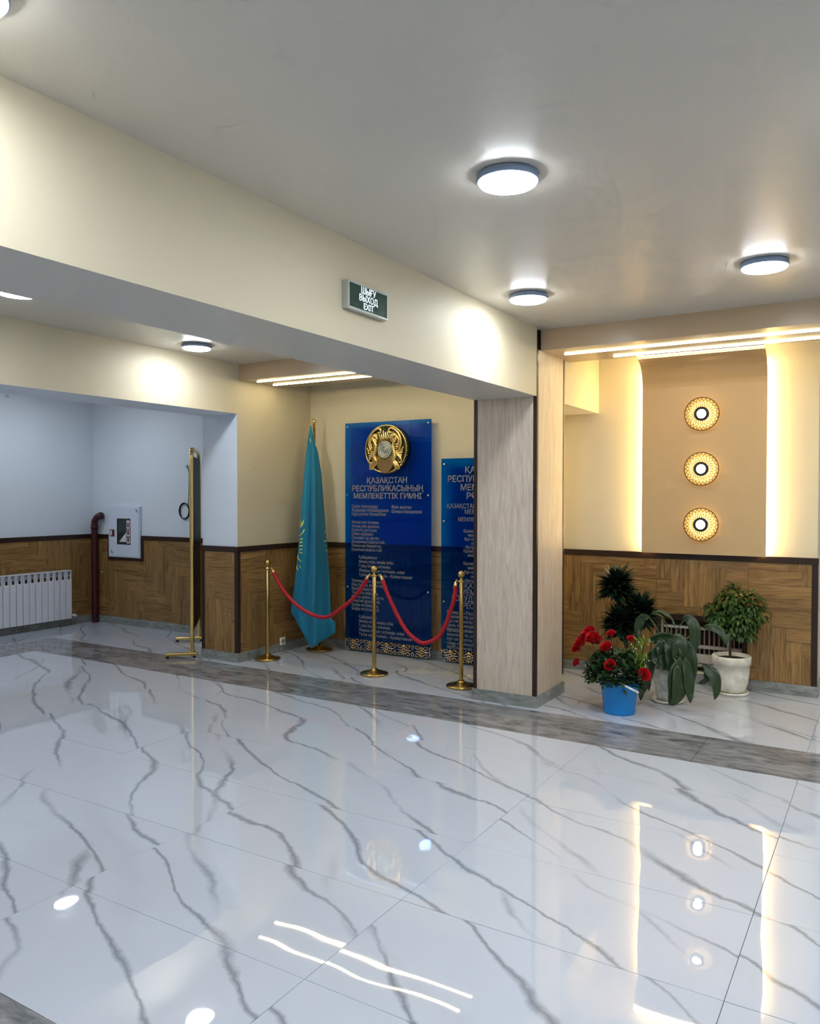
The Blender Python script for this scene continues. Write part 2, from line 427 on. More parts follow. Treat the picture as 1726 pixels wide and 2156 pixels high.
skirt('back_right', [(XSTEP, XE + .01, YB - s, YB, 0, ZB), (XE, XE + s, YB, 9, 0, ZB)], 'grey stone skirting behind the potted plants')

# ------------------------------------------------------------------ column
co = thing('column', 'square column clad in pale ash boards with dark edge strips', 'column', ((XA + XB) / 2, (YC + YC2) / 2, 0))
def rel(o, lst, bev=0): 
    x, y, z = o.location
    return boxes([(a - x, b - x, c_ - y, d - y, e - z, f_ - z) for a, b, c_, d, e, f_ in lst], bev)
obj('core', rel(co, [(XA + .012, XB - .012, YC + .012, YC2 - .012, 0, ZC)]), M_dark, co)
e = .024
obj('board', rel(co, [(XA + e, XB - e, YC, YC + .012, ZB, ZS)]), M_panel, co)
obj('board', rel(co, [(XB - .012, XB, YC + e, YC2 - .016, ZB, ZP)]), M_panel, co)
obj('board', rel(co, [(XA, XA + .012, YC + e, YC2 - .016, ZB, ZP)]), M_panel, co)
obj('board', rel(co, [(XA + .016, XB - .016, YC2 - .012, YC2, ZB, ZS)]), M_panel, co)
for L in [[(XA - .004, XA + e, YC - .004, YC + e, ZB, ZS)], [(XB - e, XB + .004, YC - .004, YC + e, ZB, ZS), (XB - .012, XB + .004, YC - .001, YC + .022, ZS, ZP)], [(XB - .016, XB + .004, YC2 - .016, YC2 + .004, ZB + .06, ZP)], [(XA - .004, XA + .016, YC2 - .016, YC2 + .004, ZB, ZP)]]:
    obj('edge_strip', rel(co, L, .001), M_dark, co, label='dark brown edge strip')
obj('skirting', rel(co, [(XA - .012, XB + .012, YC - .012, YC2 + .012, 0, ZB)], .001), M_skirt, co, label='grey marble skirting')

# ------------------------------------------------------------------ ceiling panels with LED strips
def cpanel(x0, x1, strips, label, led):
    o = thing('ceiling_panel', label, 'ceiling panel', ((x0 + x1) / 2, (YP + YQ) / 2, ZP))
    obj('panel_box', rel(o, [(x0, x1, YP, YQ, ZP, ZC)]), M_brown, o)
    for a, b, y in strips:
        obj('led_strip', rel(o, [(a, b, y - .009, y + .009, ZP - .006, ZP)]), led, o, label='glowing LED strip')
    return o
cpanel(X2, XA, [(-4.90, -2.75, 5.41), (-4.92, -2.75, 5.65)], 'taupe ceiling panel with two LED strips above the flag', M_led)
cpanel(XB, 3.0, [(-2.037, 2.8, 5.50), (-1.76, 2.8, 5.765)], 'taupe ceiling panel with two LED strips above the plants', M_led)

# ------------------------------------------------------------------ curved feature panel with cove light
CPX0, CPX1 = -1.745, -0.813
fp = thing('feature_panel', 'tall taupe wall panel curling forward at its top behind three sconces', 'wall panel', ((CPX0 + CPX1) / 2, YB - .05, ZR))
prof = [(YB - .08, ZR)] + [(YB - .08, 2.36)]
for k in range(1, 9):
    a = k / 8 * PI / 2.0; prof.append((YB - .08 - .17 * (1 - math.cos(a)), 2.36 + .22 * math.sin(a)))
bm = bmesh.new(); L_ = []
for (y, z) in prof:
    L_.append([bm.verts.new((x - fp.location.x, y + dy - fp.location.y, z + dz_ - ZR)) for x, dy, dz_ in ((CPX0, 0, 0), (CPX1, 0, 0), (CPX1, .012, .006), (CPX0, .012, .006))])
for a, b in zip(L_, L_[1:]):
    for i in range(4): bm.faces.new((a[i], a[(i + 1) % 4], b[(i + 1) % 4], b[i]))
bm.faces.new(L_[0]); bm.faces.new(L_[-1][::-1])
obj('curved_board', bm, M_feat, fp, smooth=False)
for x in (CPX0 + .02, CPX1 - .02):
    obj('warm_light_strip', rel(fp, [(x - .008, x + .008, YB - .035, YB - .012, ZR + .01, 2.52)]), M_warm, fp, label='warm glowing strip hidden behind the edge')
    obj('mounting_batten', rel(fp, [(x - .008 + (.09 if x < -1.3 else -.09), x + .008 + (.09 if x < -1.3 else -.09), YB - .068, YB, ZR, 2.36)]), M_dark, fp)
cv = obj('cove_light', boxes([(CPX0, CPX1, YB - .25, YB - .23, 2.60, 2.62)]), M_led); tag(cv, 'bright warm cove strip along the top of the taupe panel', 'light strip')

# ------------------------------------------------------------------ round ceiling lamps
RL = .112
def ceil_lamp():
    o = thing('ceiling_lamp', 'x', 'ceiling lamp', (0, 0, ZC), group='round ceiling lamps')
    obj('housing', lathe([(0, 0), (RL - .006, 0), (RL, -.004), (RL + .001, -.026), (RL - .003, -.029), (RL - .006, -.024), (0, -.024)], 40), M_darkmetal, o, True, label='thin grey-blue rim')
    obj('diffuser', lathe([(0, -.026), (RL - .006, -.026), (RL - .006, -.029), (RL - .010, -.036), (RL - .05, -.042), (0, -.043)], 40), M_lamp, o, True)
    return o
lamps = [(-1.21, 2.67, 'largest glowing round ceiling lamp, nearest to the camera in the main hall'),
         (-1.825, 4.32, 'round ceiling lamp right beside the end of the cream beam'),
         (-0.56, 4.32, 'round ceiling lamp at the right, in front of the taupe ceiling panel'),
         (-4.63, 4.42, 'round ceiling lamp over the wall opening, left of the flag alcove'),
         (-4.24, 2.70, 'round ceiling lamp cut by the left edge of the picture')]
off = [(-1.83, 1.02), (-.56, 1.02), (.71, 1.02), (.06, 2.67), (1.33, 2.67), (.71, 4.32), (1.98, 4.32), (-1.2, -.63), (.06, -.63), (1.33, -.63), (2.6, 2.67), (2.6, -.63), (1.98, 1.02), (-4.6, 1.0), (-3.9, -.8), (3.3, 4.3),
       (-7.14, 5.01), (-6.9, 3.0), (-6.9, 1.0), (0.6, 7.6)]
L0 = ceil_lamp(); cnt = 0
for i, (x, y, *lb) in enumerate(lamps + off):
    o = L0 if i == 0 else copy_tree(L0)
    o.location = (x, y, ZC); o['label'] = lb[0] if lb else 'round ceiling lamp out of view, %s from the beam, %s row' % (['first', 'second', 'third', 'fourth', 'fifth', 'sixth', 'seventh', 'eighth', 'ninth', 'tenth', 'eleventh', 'twelfth'][int((x + 8.2) / 1.0) % 12], ['rearmost', 'rear', 'second rear', 'near', 'middle', 'far', 'farther', 'farthest', 'passage', 'last', 'end', 'final'][int((y + 2.5) / 1.0) % 12])
    if not lb: o['group'] = 'round ceiling lamps outside the picture'

# ------------------------------------------------------------------ sconces
M_crystal = mat('amber_crystal', srgb(240, 214, 150), 0.15)
k = N(M_crystal); tp = k.add('ShaderNodeBsdfTransparent'); tl = k.add('ShaderNodeBsdfTranslucent'); tl.inputs[0].default_value = (1, .9, .64, 1); tp.inputs[0].default_value = (1, .93, .74, 1)
mx = k.add('ShaderNodeMixShader'); mx.inputs[0].default_value = .45; mx2 = k.add('ShaderNodeMixShader'); mx2.inputs[0].default_value = .3; oo = k.n['Material Output']
k.link(tp.outputs[0], mx.inputs[1]); k.link(tl.outputs[0], mx.inputs[2]); k.link(mx.outputs[0], mx2.inputs[1]); k.link(k.b.outputs[0], mx2.inputs[2]); k.link(mx2.outputs[0], oo.inputs[0])
M_glow = mat('sconce_glow', (1, 1, 1, 1), 0.5, emit=(1, 0.82, 0.5, 1), es=SCONCE)
M_core = mat('sconce_core', (1, 1, 1, 1), 0.5, emit=(1, 0.98, 0.92, 1), es=4.0)
M_bronze = mat('bronze', srgb(88, 66, 36), 0.35, 0.7)
def sconce():
    o = thing('wall_sconce', 'x', 'wall lamp', (0, 0, 0), group='round crystal sconces')
    rot = Matrix.Rotation(PI / 2, 4, 'X')   # local z -> -y (out of the wall)
    def part(n, bm, ma, **kw):
        bmesh.ops.transform(bm, matrix=rot, verts=bm.verts); return obj(n, bm, ma, o, **kw)
    R = .127
    part('outer_light_ring', lathe([(.086, .004), (.094, .004), (.094, .010), (.086, .010), (.086, .004)], 40), M_glow, label='hidden warm light ring')
    part('mount', lathe([(0, 0), (.05, 0), (.05, .02), (.02, .022), (.02, .05), (0, .05)], 24), M_bronze, smooth=False)
    part('light_ring', lathe([(.05, .004), (.062, .004), (.062, .018), (.05, .018), (.05, .004)], 32), M_glow, label='hidden warm light ring')
    part('crystal_disc', lathe([(.03, .046), (R * .6, .044), (R, .036), (R, .040), (R * .6, .050), (.03, .052), (.03, .046)], 48), M_crystal, smooth=True)
    bm = bmesh.new()
    for sgn in (1, -1):
        for q in range(24):
            a0 = 2 * PI * q / 24; pts = []
            for w in range(6):
                f_ = w / 5; r = .045 + (R - .048) * f_; a = a0 + sgn * .55 * f_
                pts.append((r * math.cos(a), r * math.sin(a), .059 - .012 * f_ ** 2))
            tube(pts, .0021, 4, bm)
    rb = part('cut_pattern', bm, M_bronze); rb['kind'] = 'stuff'
    bm = bmesh.new(); n_ = 144
    tube([((R - .001 + .003 * abs(math.sin(18 * 2 * PI * q / n_))) * math.cos(2 * PI * q / n_), (R - .001 + .003 * abs(math.sin(18 * 2 * PI * q / n_))) * math.sin(2 * PI * q / n_), .047) for q in range(n_)], .0034, 5, bm, closed=True)
    part('rim', bm, M_bronze, label='dark scalloped rim')
    part('ring', lathe([(.036, .05), (.036, .068), (.050, .068), (.055, .062), (.055, .05), (.036, .05)], 40), M_black, smooth=True, label='dark ring around the bulb')
    part('bulb', lathe([(0, .062), (.03, .062), (.036, .056), (.036, .05), (0, .05)], 32), M_core, label='white glowing face')
    part('screw', lathe([(0, .066), (.003, .065), (.003, .061), (0, .061)], 10), M_darkmetal)
    return o
s0 = sconce()
for i, (z, lb) in enumerate([(2.135, 'topmost of the three round crystal wall sconces'), (1.708, 'middle of the three round crystal wall sconces'), (1.275, 'lowest of the three round crystal wall sconces, just above the dark rail')]):
    o = s0 if i == 0 else copy_tree(s0)
    o.location = (-1.274, YB - .082, z); o['label'] = lb

# ------------------------------------------------------------------ exit sign
M_signg = mat('sign_green', srgb(14, 62, 48), 0.25)
M_alu = mat('aluminium', srgb(188, 192, 190), 0.35, 0.5)
M_letter = mat('sign_letter', srgb(220, 232, 236), 0.5, emit=(0.8, 0.95, 1, 1), es=0.25)
ex = thing('exit_sign', 'green exit sign in an aluminium frame on the cream beam', 'sign', (XB, 3.08, 2.345))
obj('housing', boxes([(0.0005, .030, -.165, .165, .0, .128)], .003), M_alu, ex)
obj('frame', boxes([(.030, .035, -.165, .165, .0, .010), (.030, .035, -.165, .165, .118, .128), (.030, .035, -.165, -.155, .01, .118), (.030, .035, .155, .165, .01, .118)], .001), M_alu, ex)
obj('green_face', boxes([(.030, .032, -.155, .155, .01, .118)]), M_signg, ex, label='dark green face')
TX_ = lambda x, y, z: Matrix(((0, 0, 1, x), (1, 0, 0, y), (0, 1, 0, z), (0, 0, 0, 1)))
for i, s_ in enumerate(('ШЫҒУ', 'ВЫХОД', 'EXIT')):
    text('lettering', s_, .041, M_letter, TX_(.0325, 0, .099 - .035 * i), ex, .0006, bold=.0006)

# ------------------------------------------------------------------ brass stanchions and ropes
YST = 5.494
def stanchion():
    o = thing('stanchion', 'x', 'barrier post', (0, 0, 0), group='brass barrier posts')
    obj('base', lathe([(0, 0), (.112, 0), (.118, .004), (.118, .014), (.112, .019), (.06, .032), (.026, .046), (.02, .055), (0, .055)], 40), M_brass, o, True)
    obj('post', lathe([(0, .05), (.017, .05), (.0175, .06), (.0175, .82), (.015, .825), (0, .825)], 20), M_brass, o, True)
    obj('collar', lathe([(0, .822), (.024, .822), (.026, .828), (.024, .834), (.012, .84), (.011, .852), (.015, .858), (0, .858)], 24), M_brass, o, True)
    bm = tube([(.034 * math.cos(2 * PI * i / 24), .034 * math.sin(2 * PI * i / 24), .830) for i in range(24)], .0028, 6, closed=True)
    tube([(-.034, 0, .830), (.034, 0, .830)], .002, 6, bm); tube([(0, -.034, .830), (0, .034, .830)], .002, 6, bm)
    obj('hook_ring', bm, M_brass, o, True)
    obj('ball', sphere((0, 0, .884), .029, sub=3), M_brass, o, True)
    return o
st0 = stanchion()
for i, (x, lb) in enumerate([(-4.865, 'brass barrier post at the wall corner, left of the flag'), (-3.692, 'middle brass barrier post, in front of the tall blue panel'), (-2.872, 'brass barrier post right against the column')]):
    o = st0 if i == 0 else copy_tree(st0)
    o.location = (x, YST, 0); o['label'] = lb
def rope(pts, h0, h1, label):
    c0 = Vector((pts[0][0], YST, 0)); o = thing('velvet_rope', label, 'rope', (sum(p[0] for p in pts) / len(pts), YST, min(p[1] for p in pts)), group='red barrier ropes')
    P = [Vector((x, 0, z)) - Vector((o.location.x, 0, o.location.z)) for x, z in pts]
    path = smoothpath(P, 8)
    bm = bmesh.new(); seg = 12; rings = []
    # twisted three-strand rope
    tl = 0; prev = None
    for i, p in enumerate(path):
        t_ = (path[min(i + 1, len(path) - 1)] - path[max(i - 1, 0)]).normalized()
        if i: tl += (p - path[i - 1]).length
        a = t_.cross(Vector((0, 1, 0))).normalized(); b = Vector((0, 1, 0))
        ring = []
        for q in range(seg):
            th = 2 * PI * q / seg; r = .0165 * (1 + .12 * math.cos(3 * (th - tl * 40)))
            ring.append(bm.verts.new(p + (a * math.cos(th) + b * math.sin(th)) * r))
        rings.append(ring)
    for a, b in zip(rings, rings[1:]):
        for q in range(seg): bm.faces.new((a[q], a[(q + 1) % seg], b[(q + 1) % seg], b[q]))
    bm.faces.new(rings[0]); bm.faces.new(rings[-1][::-1])
    obj('rope', bm, M_red, o, True)
    for end, nx, hk in ((P[0], P[1], h0), (P[-1], P[-2], h1)):
        d = (end - nx).normalized(); hkp = Vector((hk[0] - o.location.x, 0, hk[1] - o.location.z))
        bm = tube([end - d * .005, end + d * .004, end + d * .03, end + d * .034], [.017, .015, .010, .005], 12)
        tube(smoothpath([end + d * .03, end + d * .045, (end + d * .045 + hkp) / 2 + Vector((0, 0, .004)), hkp], 4), .004, 6, bm)
        obj('snap_hook', bm, M_gold, o, True)
def rp(l): return l
rope([(-4.79, .80), (-4.712, .688), (-4.60, .575), (-4.439, .481), (-4.27, .436), (-4.15, .455), (-4.024, .534), (-3.90, .63), (-3.801, .743), (-3.765, .80)], (-4.829, .832), (-3.728, .832), 'red rope sagging in front of the flag')
rope([(-3.61, .80), (-3.54, .649), (-3.401, .425), (-3.274, .325), (-3.176, .318), (-3.046, .41), (-2.94, .67), (-2.925, .79)], (-3.656, .832), (-2.908, .832), 'red rope sagging between the middle post and the column')

# ------------------------------------------------------------------ flag on a stand
M_flag = mat('flag_cloth', srgb(0, 122, 160), 0.75); k = N(M_flag)
k.b.inputs['Sheen Weight'].default_value = 0.15
M_sun = mat('flag_emblem_yellow', srgb(232, 244, 120), 0.7)
FB = Vector((-4.735, 6.10, 0))
fs = thing('flag_stand', 'polished brass flag stand with tall pole in the alcove corner', 'flag stand', FB)
obj('base', lathe([(0, 0), (.125, 0), (.13, .004), (.13, .012), (.12, .018), (.05, .03), (.022, .045), (.018, .09), (0, .09)], 40), M_brass, fs, True)
obj('pole', tube([(0, 0, .05), (-.066, 0, 2.19)], .0125, 12), M_gold, fs, True)
obj('finial', sphere((-.067, 0, 2.215), .022, sub=3), M_gold, fs, True, label='round brass finial')
# outline at reference plane y=6.05: (z, xl, xr)
OUT = [(2.17, -4.806, -4.796), (2.06, -4.832, -4.772), (1.90, -4.858, -4.712), (1.697, -4.886, -4.672), (1.45, -4.912, -4.650), (1.212, -4.932, -4.628), (1.0, -4.955, -4.604), (.767, -4.985, -4.585), (.55, -5.02, -4.573), (.342, -5.056, -4.560), (.24, -5.03, -4.53)]
def outl(z):
    for (z0, a0, b0), (z1, a1, b1) in zip(OUT, OUT[1:]):
        if z >= z1:
            t_ = (z - z1) / (z0 - z1); t_ = min(max(t_, 0), 1); return a1 + (a0 - a1) * t_, b1 + (b0 - b1) * t_
    return OUT[-1][1], OUT[-1][2]
def flagpt(u, v, off=0.0):
    """u 0..1 left-right, v 0..1 top-bottom"""
    # bottom edge: from left corner (u=0) down to the tip then up to the right corner
    tip = .46
    zb = (.342 + (0.012 - .342) * (u / tip)) if u < tip else (0.012 + (.19 - 0.012) * ((u - tip) / (1 - tip)) ** 0.9)
    z = 2.17 + (zb - 2.17) * v
    xl, xr = outl(max(z, .30))
    if z < .30: xl, xr = -5.045, -4.51
    x = xl + (xr - xl) * u
    w = min(1, v * 2.2)
    fold = .034 * math.sin(u * 11.0 + .8 + v * .8) * w + .014 * math.sin(u * 23 + v * 2) * w + .05 * math.exp(-((u - .18) / .1) ** 2) * w - .04 * math.exp(-((u - .42) / .06) ** 2) * w * (1 - .4 * v)
    Y = 6.07 - (.20 * (1 - u) + .10 * math.sin(PI * u)) * w - fold * .6 - off
    s_ = Y / 6.05
    return Vector((x * s_, Y, 1.5 + (z - 1.5) * s_)) - FB
NU, NV = 44, 60
vs = [flagpt(i / NU, j / NV) for j in range(NV + 1) for i in range(NU + 1)]
fc = [(j * (NU + 1) + i, j * (NU + 1) + i + 1, (j + 1) * (NU + 1) + i + 1, (j + 1) * (NU + 1) + i) for j in range(NV) for i in range(NU)]
fg = obj('flag', (vs, fc), M_flag, None, True, loc=FB)
md = fg.modifiers.new('thick', 'SOLIDIFY'); md.thickness = .004; md.offset = 0
tag(fg, 'folded sky blue flag with yellow rays hanging to the floor', 'flag')
def stroke(pts, w):
    P = [flagpt(*p, off=.006) for p in pts]; V = []; Fc = []
    for i, p in enumerate(P):
        t_ = (P[min(i + 1, len(P) - 1)] - P[max(i - 1, 0)]).normalized(); n_ = t_.cross(Vector((0, -1, 0))).normalized()
        ww = w * (1 - .75 * abs(2 * i / (len(P) - 1) - 1) ** 2)
        V += [p + n_ * ww, p - n_ * ww]
    for i in range(len(P) - 1): Fc.append((2 * i, 2 * i + 1, 2 * i + 3, 2 * i + 2))
    return V, Fc
def pix(px, py):
    """flag (u,v) whose point shows at a reference position"""
    best = None
    for j in range(0, 121):
        for i in range(0, 61):
            p = flagpt(i / 60, j / 120) + FB - CAM; z = p.dot(FW); x_ = W / 2 + F * p.dot(R_) / z; y_ = H / 2 - F * p.dot(U_) / z
            d = (x_ - px) ** 2 + (y_ - py) ** 2
            if best is None or d < best[0]: best = (d, i / 60, j / 120)
    return best[1:]
V, Fc = [], []
strokes = [([(640, 1094), (634, 1104)], .006), ([(639, 1100), (632, 1112)], .006), ([(633, 1096), (632, 1108)], .005), ([(641, 1114), (637, 1124)], .007), ([(638, 1122), (630, 1128)], .005), ([(638, 1134), (630, 1136)], .006), ([(637, 1141), (630, 1142)], .006), ([(638, 1149), (629, 1150)], .006), ([(638, 1156), (630, 1157)], .006), ([(637, 1165), (631, 1162)], .006),
           ([(627, 1168), (628, 1176), (634, 1184)], .005), ([(626, 1189), (624, 1198)], .005), ([(629, 1190), (634, 1198)], .005), ([(624, 1194), (627, 1201)], .004), ([(685, 1116), (683, 1124)], .005), ([(680, 1128), (688, 1130)], .005), ([(680, 1138), (688, 1140)], .006), ([(682, 1147), (689, 1150)], .006), ([(684, 1156), (690, 1160)], .005),
           ([(652, 924), (653, 932)], .004), ([(663, 932), (665, 940)], .003)]
for pts, w in strokes:
    uv = [pix(*p) for p in pts]; uu = []
    for a, b in zip(uv, uv[1:]):
        for q in range(4): uu.append((a[0] + (b[0] - a[0]) * q / 4, a[1] + (b[1] - a[1]) * q / 4))
    uu.append(uv[-1]); obj('sun_ray', stroke(uu, w), M_sun, fg)

# ------------------------------------------------------------------ blue acrylic panels
M_acr = bpy.data.materials.new('blue_acrylic'); M_acr.use_nodes = True
nt = M_acr.node_tree; nt.nodes.clear()
out = nt.nodes.new('ShaderNodeOutputMaterial'); tr = nt.nodes.new('ShaderNodeBsdfTransparent'); tr.inputs[0].default_value = (0.01, 0.50, 1.0, 1)
gl = nt.nodes.new('ShaderNodeBsdfGlossy'); gl.inputs['Roughness'].default_value = .03
df = nt.nodes.new('ShaderNodeBsdfDiffuse'); df.inputs[0].default_value = (0.0, 0.06, 0.42, 1)
fr = nt.nodes.new('ShaderNodeFresnel'); fr.inputs[0].default_value = 1.45
m1 = nt.nodes.new('ShaderNodeMixShader'); m1.inputs[0].default_value = .09; nt.links.new(tr.outputs[0], m1.inputs[1]); nt.links.new(df.outputs[0], m1.inputs[2])
m2 = nt.nodes.new('ShaderNodeMixShader'); nt.links.new(fr.outputs[0], m2.inputs[0]); nt.links.new(m1.outputs[0], m2.inputs[1]); nt.links.new(gl.outputs[0], m2.inputs[2]); nt.links.new(m2.outputs[0], out.inputs[0])
M_let = mat('gold_letter', (0.27, 0.29, 0.30, 1), 0.4, 0.0)
YPN = YL - .07
TY_ = lambda x, z: Matrix(((1, 0, 0, x), (0, 0, -1, -.0085), (0, 1, 0, z), (0, 0, 0, 1)))
def bluepanel(x0, x1, ztop, label):
    o = thing('display_panel', label, 'display panel', (x0, YPN, 0))
    obj('acrylic_sheet', boxes([(0, x1 - x0, -.007, 0, .02, ztop)], .001), M_acr, o, label='translucent blue sheet')
    w = x1 - x0
    zs = [ztop - .035, ztop - .035, 1.50, 1.50, .62, .62] if ztop > 2 else [ztop - .05, ztop - .05, 1.27, 1.27, .55, .55]
    for i, z in enumerate(zs):
        x = .03 if i % 2 == 0 else w - .03
        bm = lathe([(0, 0), (.009, 0), (.010, .004), (.008, .009), (0, .010)], 16); tube([(0, 0, 0), (0, 0, -.060)], .005, 8, bm)
        bmesh.ops.transform(bm, matrix=Matrix.Rotation(PI / 2, 4, 'X'), verts=bm.verts)
        bmesh.ops.translate(bm, vec=(x, -.007, z), verts=bm.verts)
        obj('standoff_bolt', bm, M_chrome, o, True)
    return o
p1 = bluepanel(-4.515, -3.560, 2.19, 'taller blue glass display panel bearing the gold emblem')
w1 = .955
def zrow(py): return on(820, py, 1, YPN)[2]
for s_, py, sz in (('ҚАЗАҚСТАН', 1012, .076), ('РЕСПУБЛИКАСЫНЫҢ', 1029, .076), ('МЕМЛЕКЕТТІК ГИМНІ', 1045, .071)):
    text('heading', s_, sz, M_let, TY_(w1 / 2 - .0, zrow(py)), p1, .002, bold=.001, cond=.97)
def block(par, lines, x, py0, dpy, sz, zf=None, align='LEFT'):
    zf = zf or zrow
    for i, l in enumerate(lines): text('text_line', l, sz, M_let, TY_(x, zf(py0 + dpy * i)), par, .001, align, bold=.0003, cond=.86)
block(p1, ['Сөзін жазғандар:', 'Жұмекен Нәжімеденов', 'Нұрсұлтан Назарбаев'], .075, 1067, 8.2, .043)
block(p1, ['Әнін жазған:', 'Шәмші Қалдаяқов'], .53, 1068, 9, .043)
block(p1, ['Алтын күн аспаны,', 'Алтын дән даласы,', 'Ерліктің дастаны,', 'Еліме қарашы!', 'Ежелден ер деген,', 'Даңқымыз шықты ғой,', 'Намысын бермеген,', 'Қазағым мықты ғой!'], .075, 1101, 8.4, .041)
ch = ['Қайырмасы:', 'Менің елім, менің елім,', 'Гүлің болып егілемін,', 'Жырың болып төгілемін, елім!', 'Туған жерім менің – Қазақстаным!']
block(p1, ch, .16, 1176, 9.4, .041)
block(p1, ['Ұрпаққа жол ашқан,', 'Кең байтақ жерім бар.', 'Бірлігі жарасқан,', 'Тәуелсіз елім бар.', 'Қарсы алған уақытты', 'Мәңгілік досындай,', 'Біздің ел бақытты,', 'Біздің ел осындай!'], .075, 1227, 8.6, .041)
block(p1, ch, .16, 1304, 9.4, .041)
p2 = bluepanel(-3.455, -2.51, 1.828, 'shorter blue glass display panel half hidden by the column')
zr2 = lambda py: on(975, py, 1, YPN)[2]
for s_, py in (('ҚАЗАҚСТАН', 990), ('РЕСПУБЛИКАСЫНЫҢ', 1009), ('МЕМЛЕКЕТТІК', 1027), ('РӘМІЗДЕРІ', 1045)):
    text('heading', s_, .078, M_let, TY_(.47, zr2(py)), p2, .002, bold=.001, cond=.97)
block(p2, ['ҚАЗАҚСТАН РЕСПУБЛИКАСЫНЫҢ', 'МЕМЛЕКЕТТІК ТУЫ'], .47, 1066, 12, .056, zr2, 'CENTER')
block(p2, ['МЕМЛЕКЕТТІК ЕЛТАҢБАСЫ', 'ҚАЗАҚСТАН'], .47, 1094, 11, .05, zr2, 'CENTER')
tx = ['Қазақстан Республикасының', 'мемлекеттік рәміздері –', 'бұл кез келген мемлекеттің,', 'оның егемендігі мен', 'біртұтастығын бейнелейтін']
block(p2, tx, .47, 1118, 8.5, .04, zr2, 'CENTER')
block(p2, tx[:2], .47, 1160, 8.5, .04, zr2, 'CENTER')
block(p2, tx, .47, 1186, 9, .04, zr2, 'CENTER')
block(p2, ['ҚАЗАҚСТАН', 'МЕМЛЕКЕТТІК', 'ГОСУДАРСТВЕННЫЕ', 'РЕСПУБЛИКИ'], .42, 1233, 14, .07, zr2, 'CENTER')
block(p2, tx, .06, 1291, 9, .042, zr2)
block(p2, tx, .06, 1329, 9, .042, zr2)
# ornament band at the foot of each panel
def ornament(par, w, n):
    bm = bmesh.new(); h = .115; L = w / n; fn = (Vector((0, 1, 0)), .5)
    def T(pts, r=.0042): tube([Vector((a, -.012, b)) for a, b in pts], r, 6, bm, flat=fn)
    def arc(cx, cz, r, a0, a1, r1=None, k=14):
        r1 = r if r1 is None else r1
        return [(cx + (r + (r1 - r) * i / k) * math.cos(a0 + (a1 - a0) * i / k), cz + (r + (r1 - r) * i / k) * math.sin(a0 + (a1 - a0) * i / k)) for i in range(k + 1)]
    z0 = .012; zc = z0 + h / 2
    for q in range(n):
        c0 = q * L + L / 2
        for sx in (1, -1):
            for sz in (1, -1):
                f_ = lambda P: [(c0 + sx * (a), zc + sz * b) for a, b in P]
                T(f_([(0, .05), (.012, .034), (.03, .022), (.05, .02), (.066, .03), (.068, .044), (.056, .051), (.046, .044), (.05, .036)]))
                T(f_([(0, .018), (.018, .008), (.04, .004), (L / 2 - .012, .0)]), .0032)
                T(f_([(.03, .022), (.022, .04), (.03, .052), (.04, .05)]), .0034)
                T(f_([(L / 2, .012), (L / 2 - .014, .03), (L / 2 - .006, .046), (L / 2, .052)]), .0038)
        T(arc(c0, zc, .012, 0, 2 * PI), .0035)
        T([(c0, zc + .05), (c0 + .014, zc), (c0, zc - .05)], .0032); T([(c0, zc + .05), (c0 - .014, zc), (c0, zc - .05)], .0032)
    for x in (0.004, w - .004): T([(x, zc - .05), (x + (.01 if x < .1 else -.01), zc - .02), (x, zc), (x + (.01 if x < .1 else -.01), zc + .02), (x, zc + .05)])
    T([(0, zc + .056), (0.0, zc + .05), (.02, zc + .04)], .003)
    obj('scroll_ornament', bm, M_gold, par, True, label='gilt scroll ornament band')
ornament(p1, w1, 5); ornament(p2, .94, 5)

# ------------------------------------------------------------------ gold emblem
em = thing('wall_emblem', 'round gold state emblem mounted on the taller blue panel', 'emblem', (-4.022, YPN - .0075, 1.93))
EF = lambda u, v, n: Vector((u, -n, v))
RX, RZ = .232, .226
def eob(name, bm, ma, **k_): return obj(name, bm, ma, em, **k_)
circ = [(RX * math.cos(2 * PI * i / 64), RZ * math.sin(2 * PI * i / 64)) for i in range(64)]
M_green = mat('emblem_dark', srgb(52, 58, 30), 0.4, 0.5)
eob('backing', prism(circ, 0, .04, EF), M_green, label='dark olive backing disc')
def etube(pts, r, bm, n=4, d=.044): return tube(smoothpath([EF(a, b, d + (c_[0] if c_ else 0)) for a, b, *c_ in pts], n), r, 8, bm)
bm = bmesh.new()
tube([EF(RX * .97 * math.cos(2 * PI * i / 60), RZ * .97 * math.sin(2 * PI * i / 60), .042) for i in range(60)], .007, 8, bm, closed=True)
eob('outer_ring', bm, M_gold, smooth=True)
bm = bmesh.new()
for i in range(64):
    a = 2 * PI * i / 64
    if abs(math.sin(a) - 1) > .06: sphere(EF(RX * 1.0 * math.cos(a), RZ * 1.0 * math.sin(a), .03), .0065, bm, 1)
b_ = eob('bead_border', bm, M_gold, smooth=True); b_['kind'] = 'stuff'
eob('relief_plate', prism([(.80 * a, .80 * b) for a, b in circ], .03, .045, EF), mat('gold_matte', (0.24, 0.18, 0.06, 1), .55, .6), label='matte gold ground')
bm = bmesh.new()   # sun rays fan
for i in range(40):
    a = 2 * PI * i / 40; r1 = .17 if math.sin(a) > -.3 else .13
    pts = [(.062 * math.cos(a), .062 * math.sin(a) - .0), (r1 * math.cos(a + .035), r1 * math.sin(a + .035)), (r1 * 1.04 * math.cos(a), r1 * 1.04 * math.sin(a)), (r1 * math.cos(a - .035), r1 * math.sin(a - .035))]
    A = [bm.verts.new(EF(u, v, .046)) for u, v in pts]; T_ = bm.verts.new(EF(.5 * r1 * math.cos(a), .5 * r1 * math.sin(a), .056))
    for q in range(4): bm.faces.new((A[q], A[(q + 1) % 4], T_))
r_ = eob('sun_rays', bm, M_gold, label='fan of gold rays')
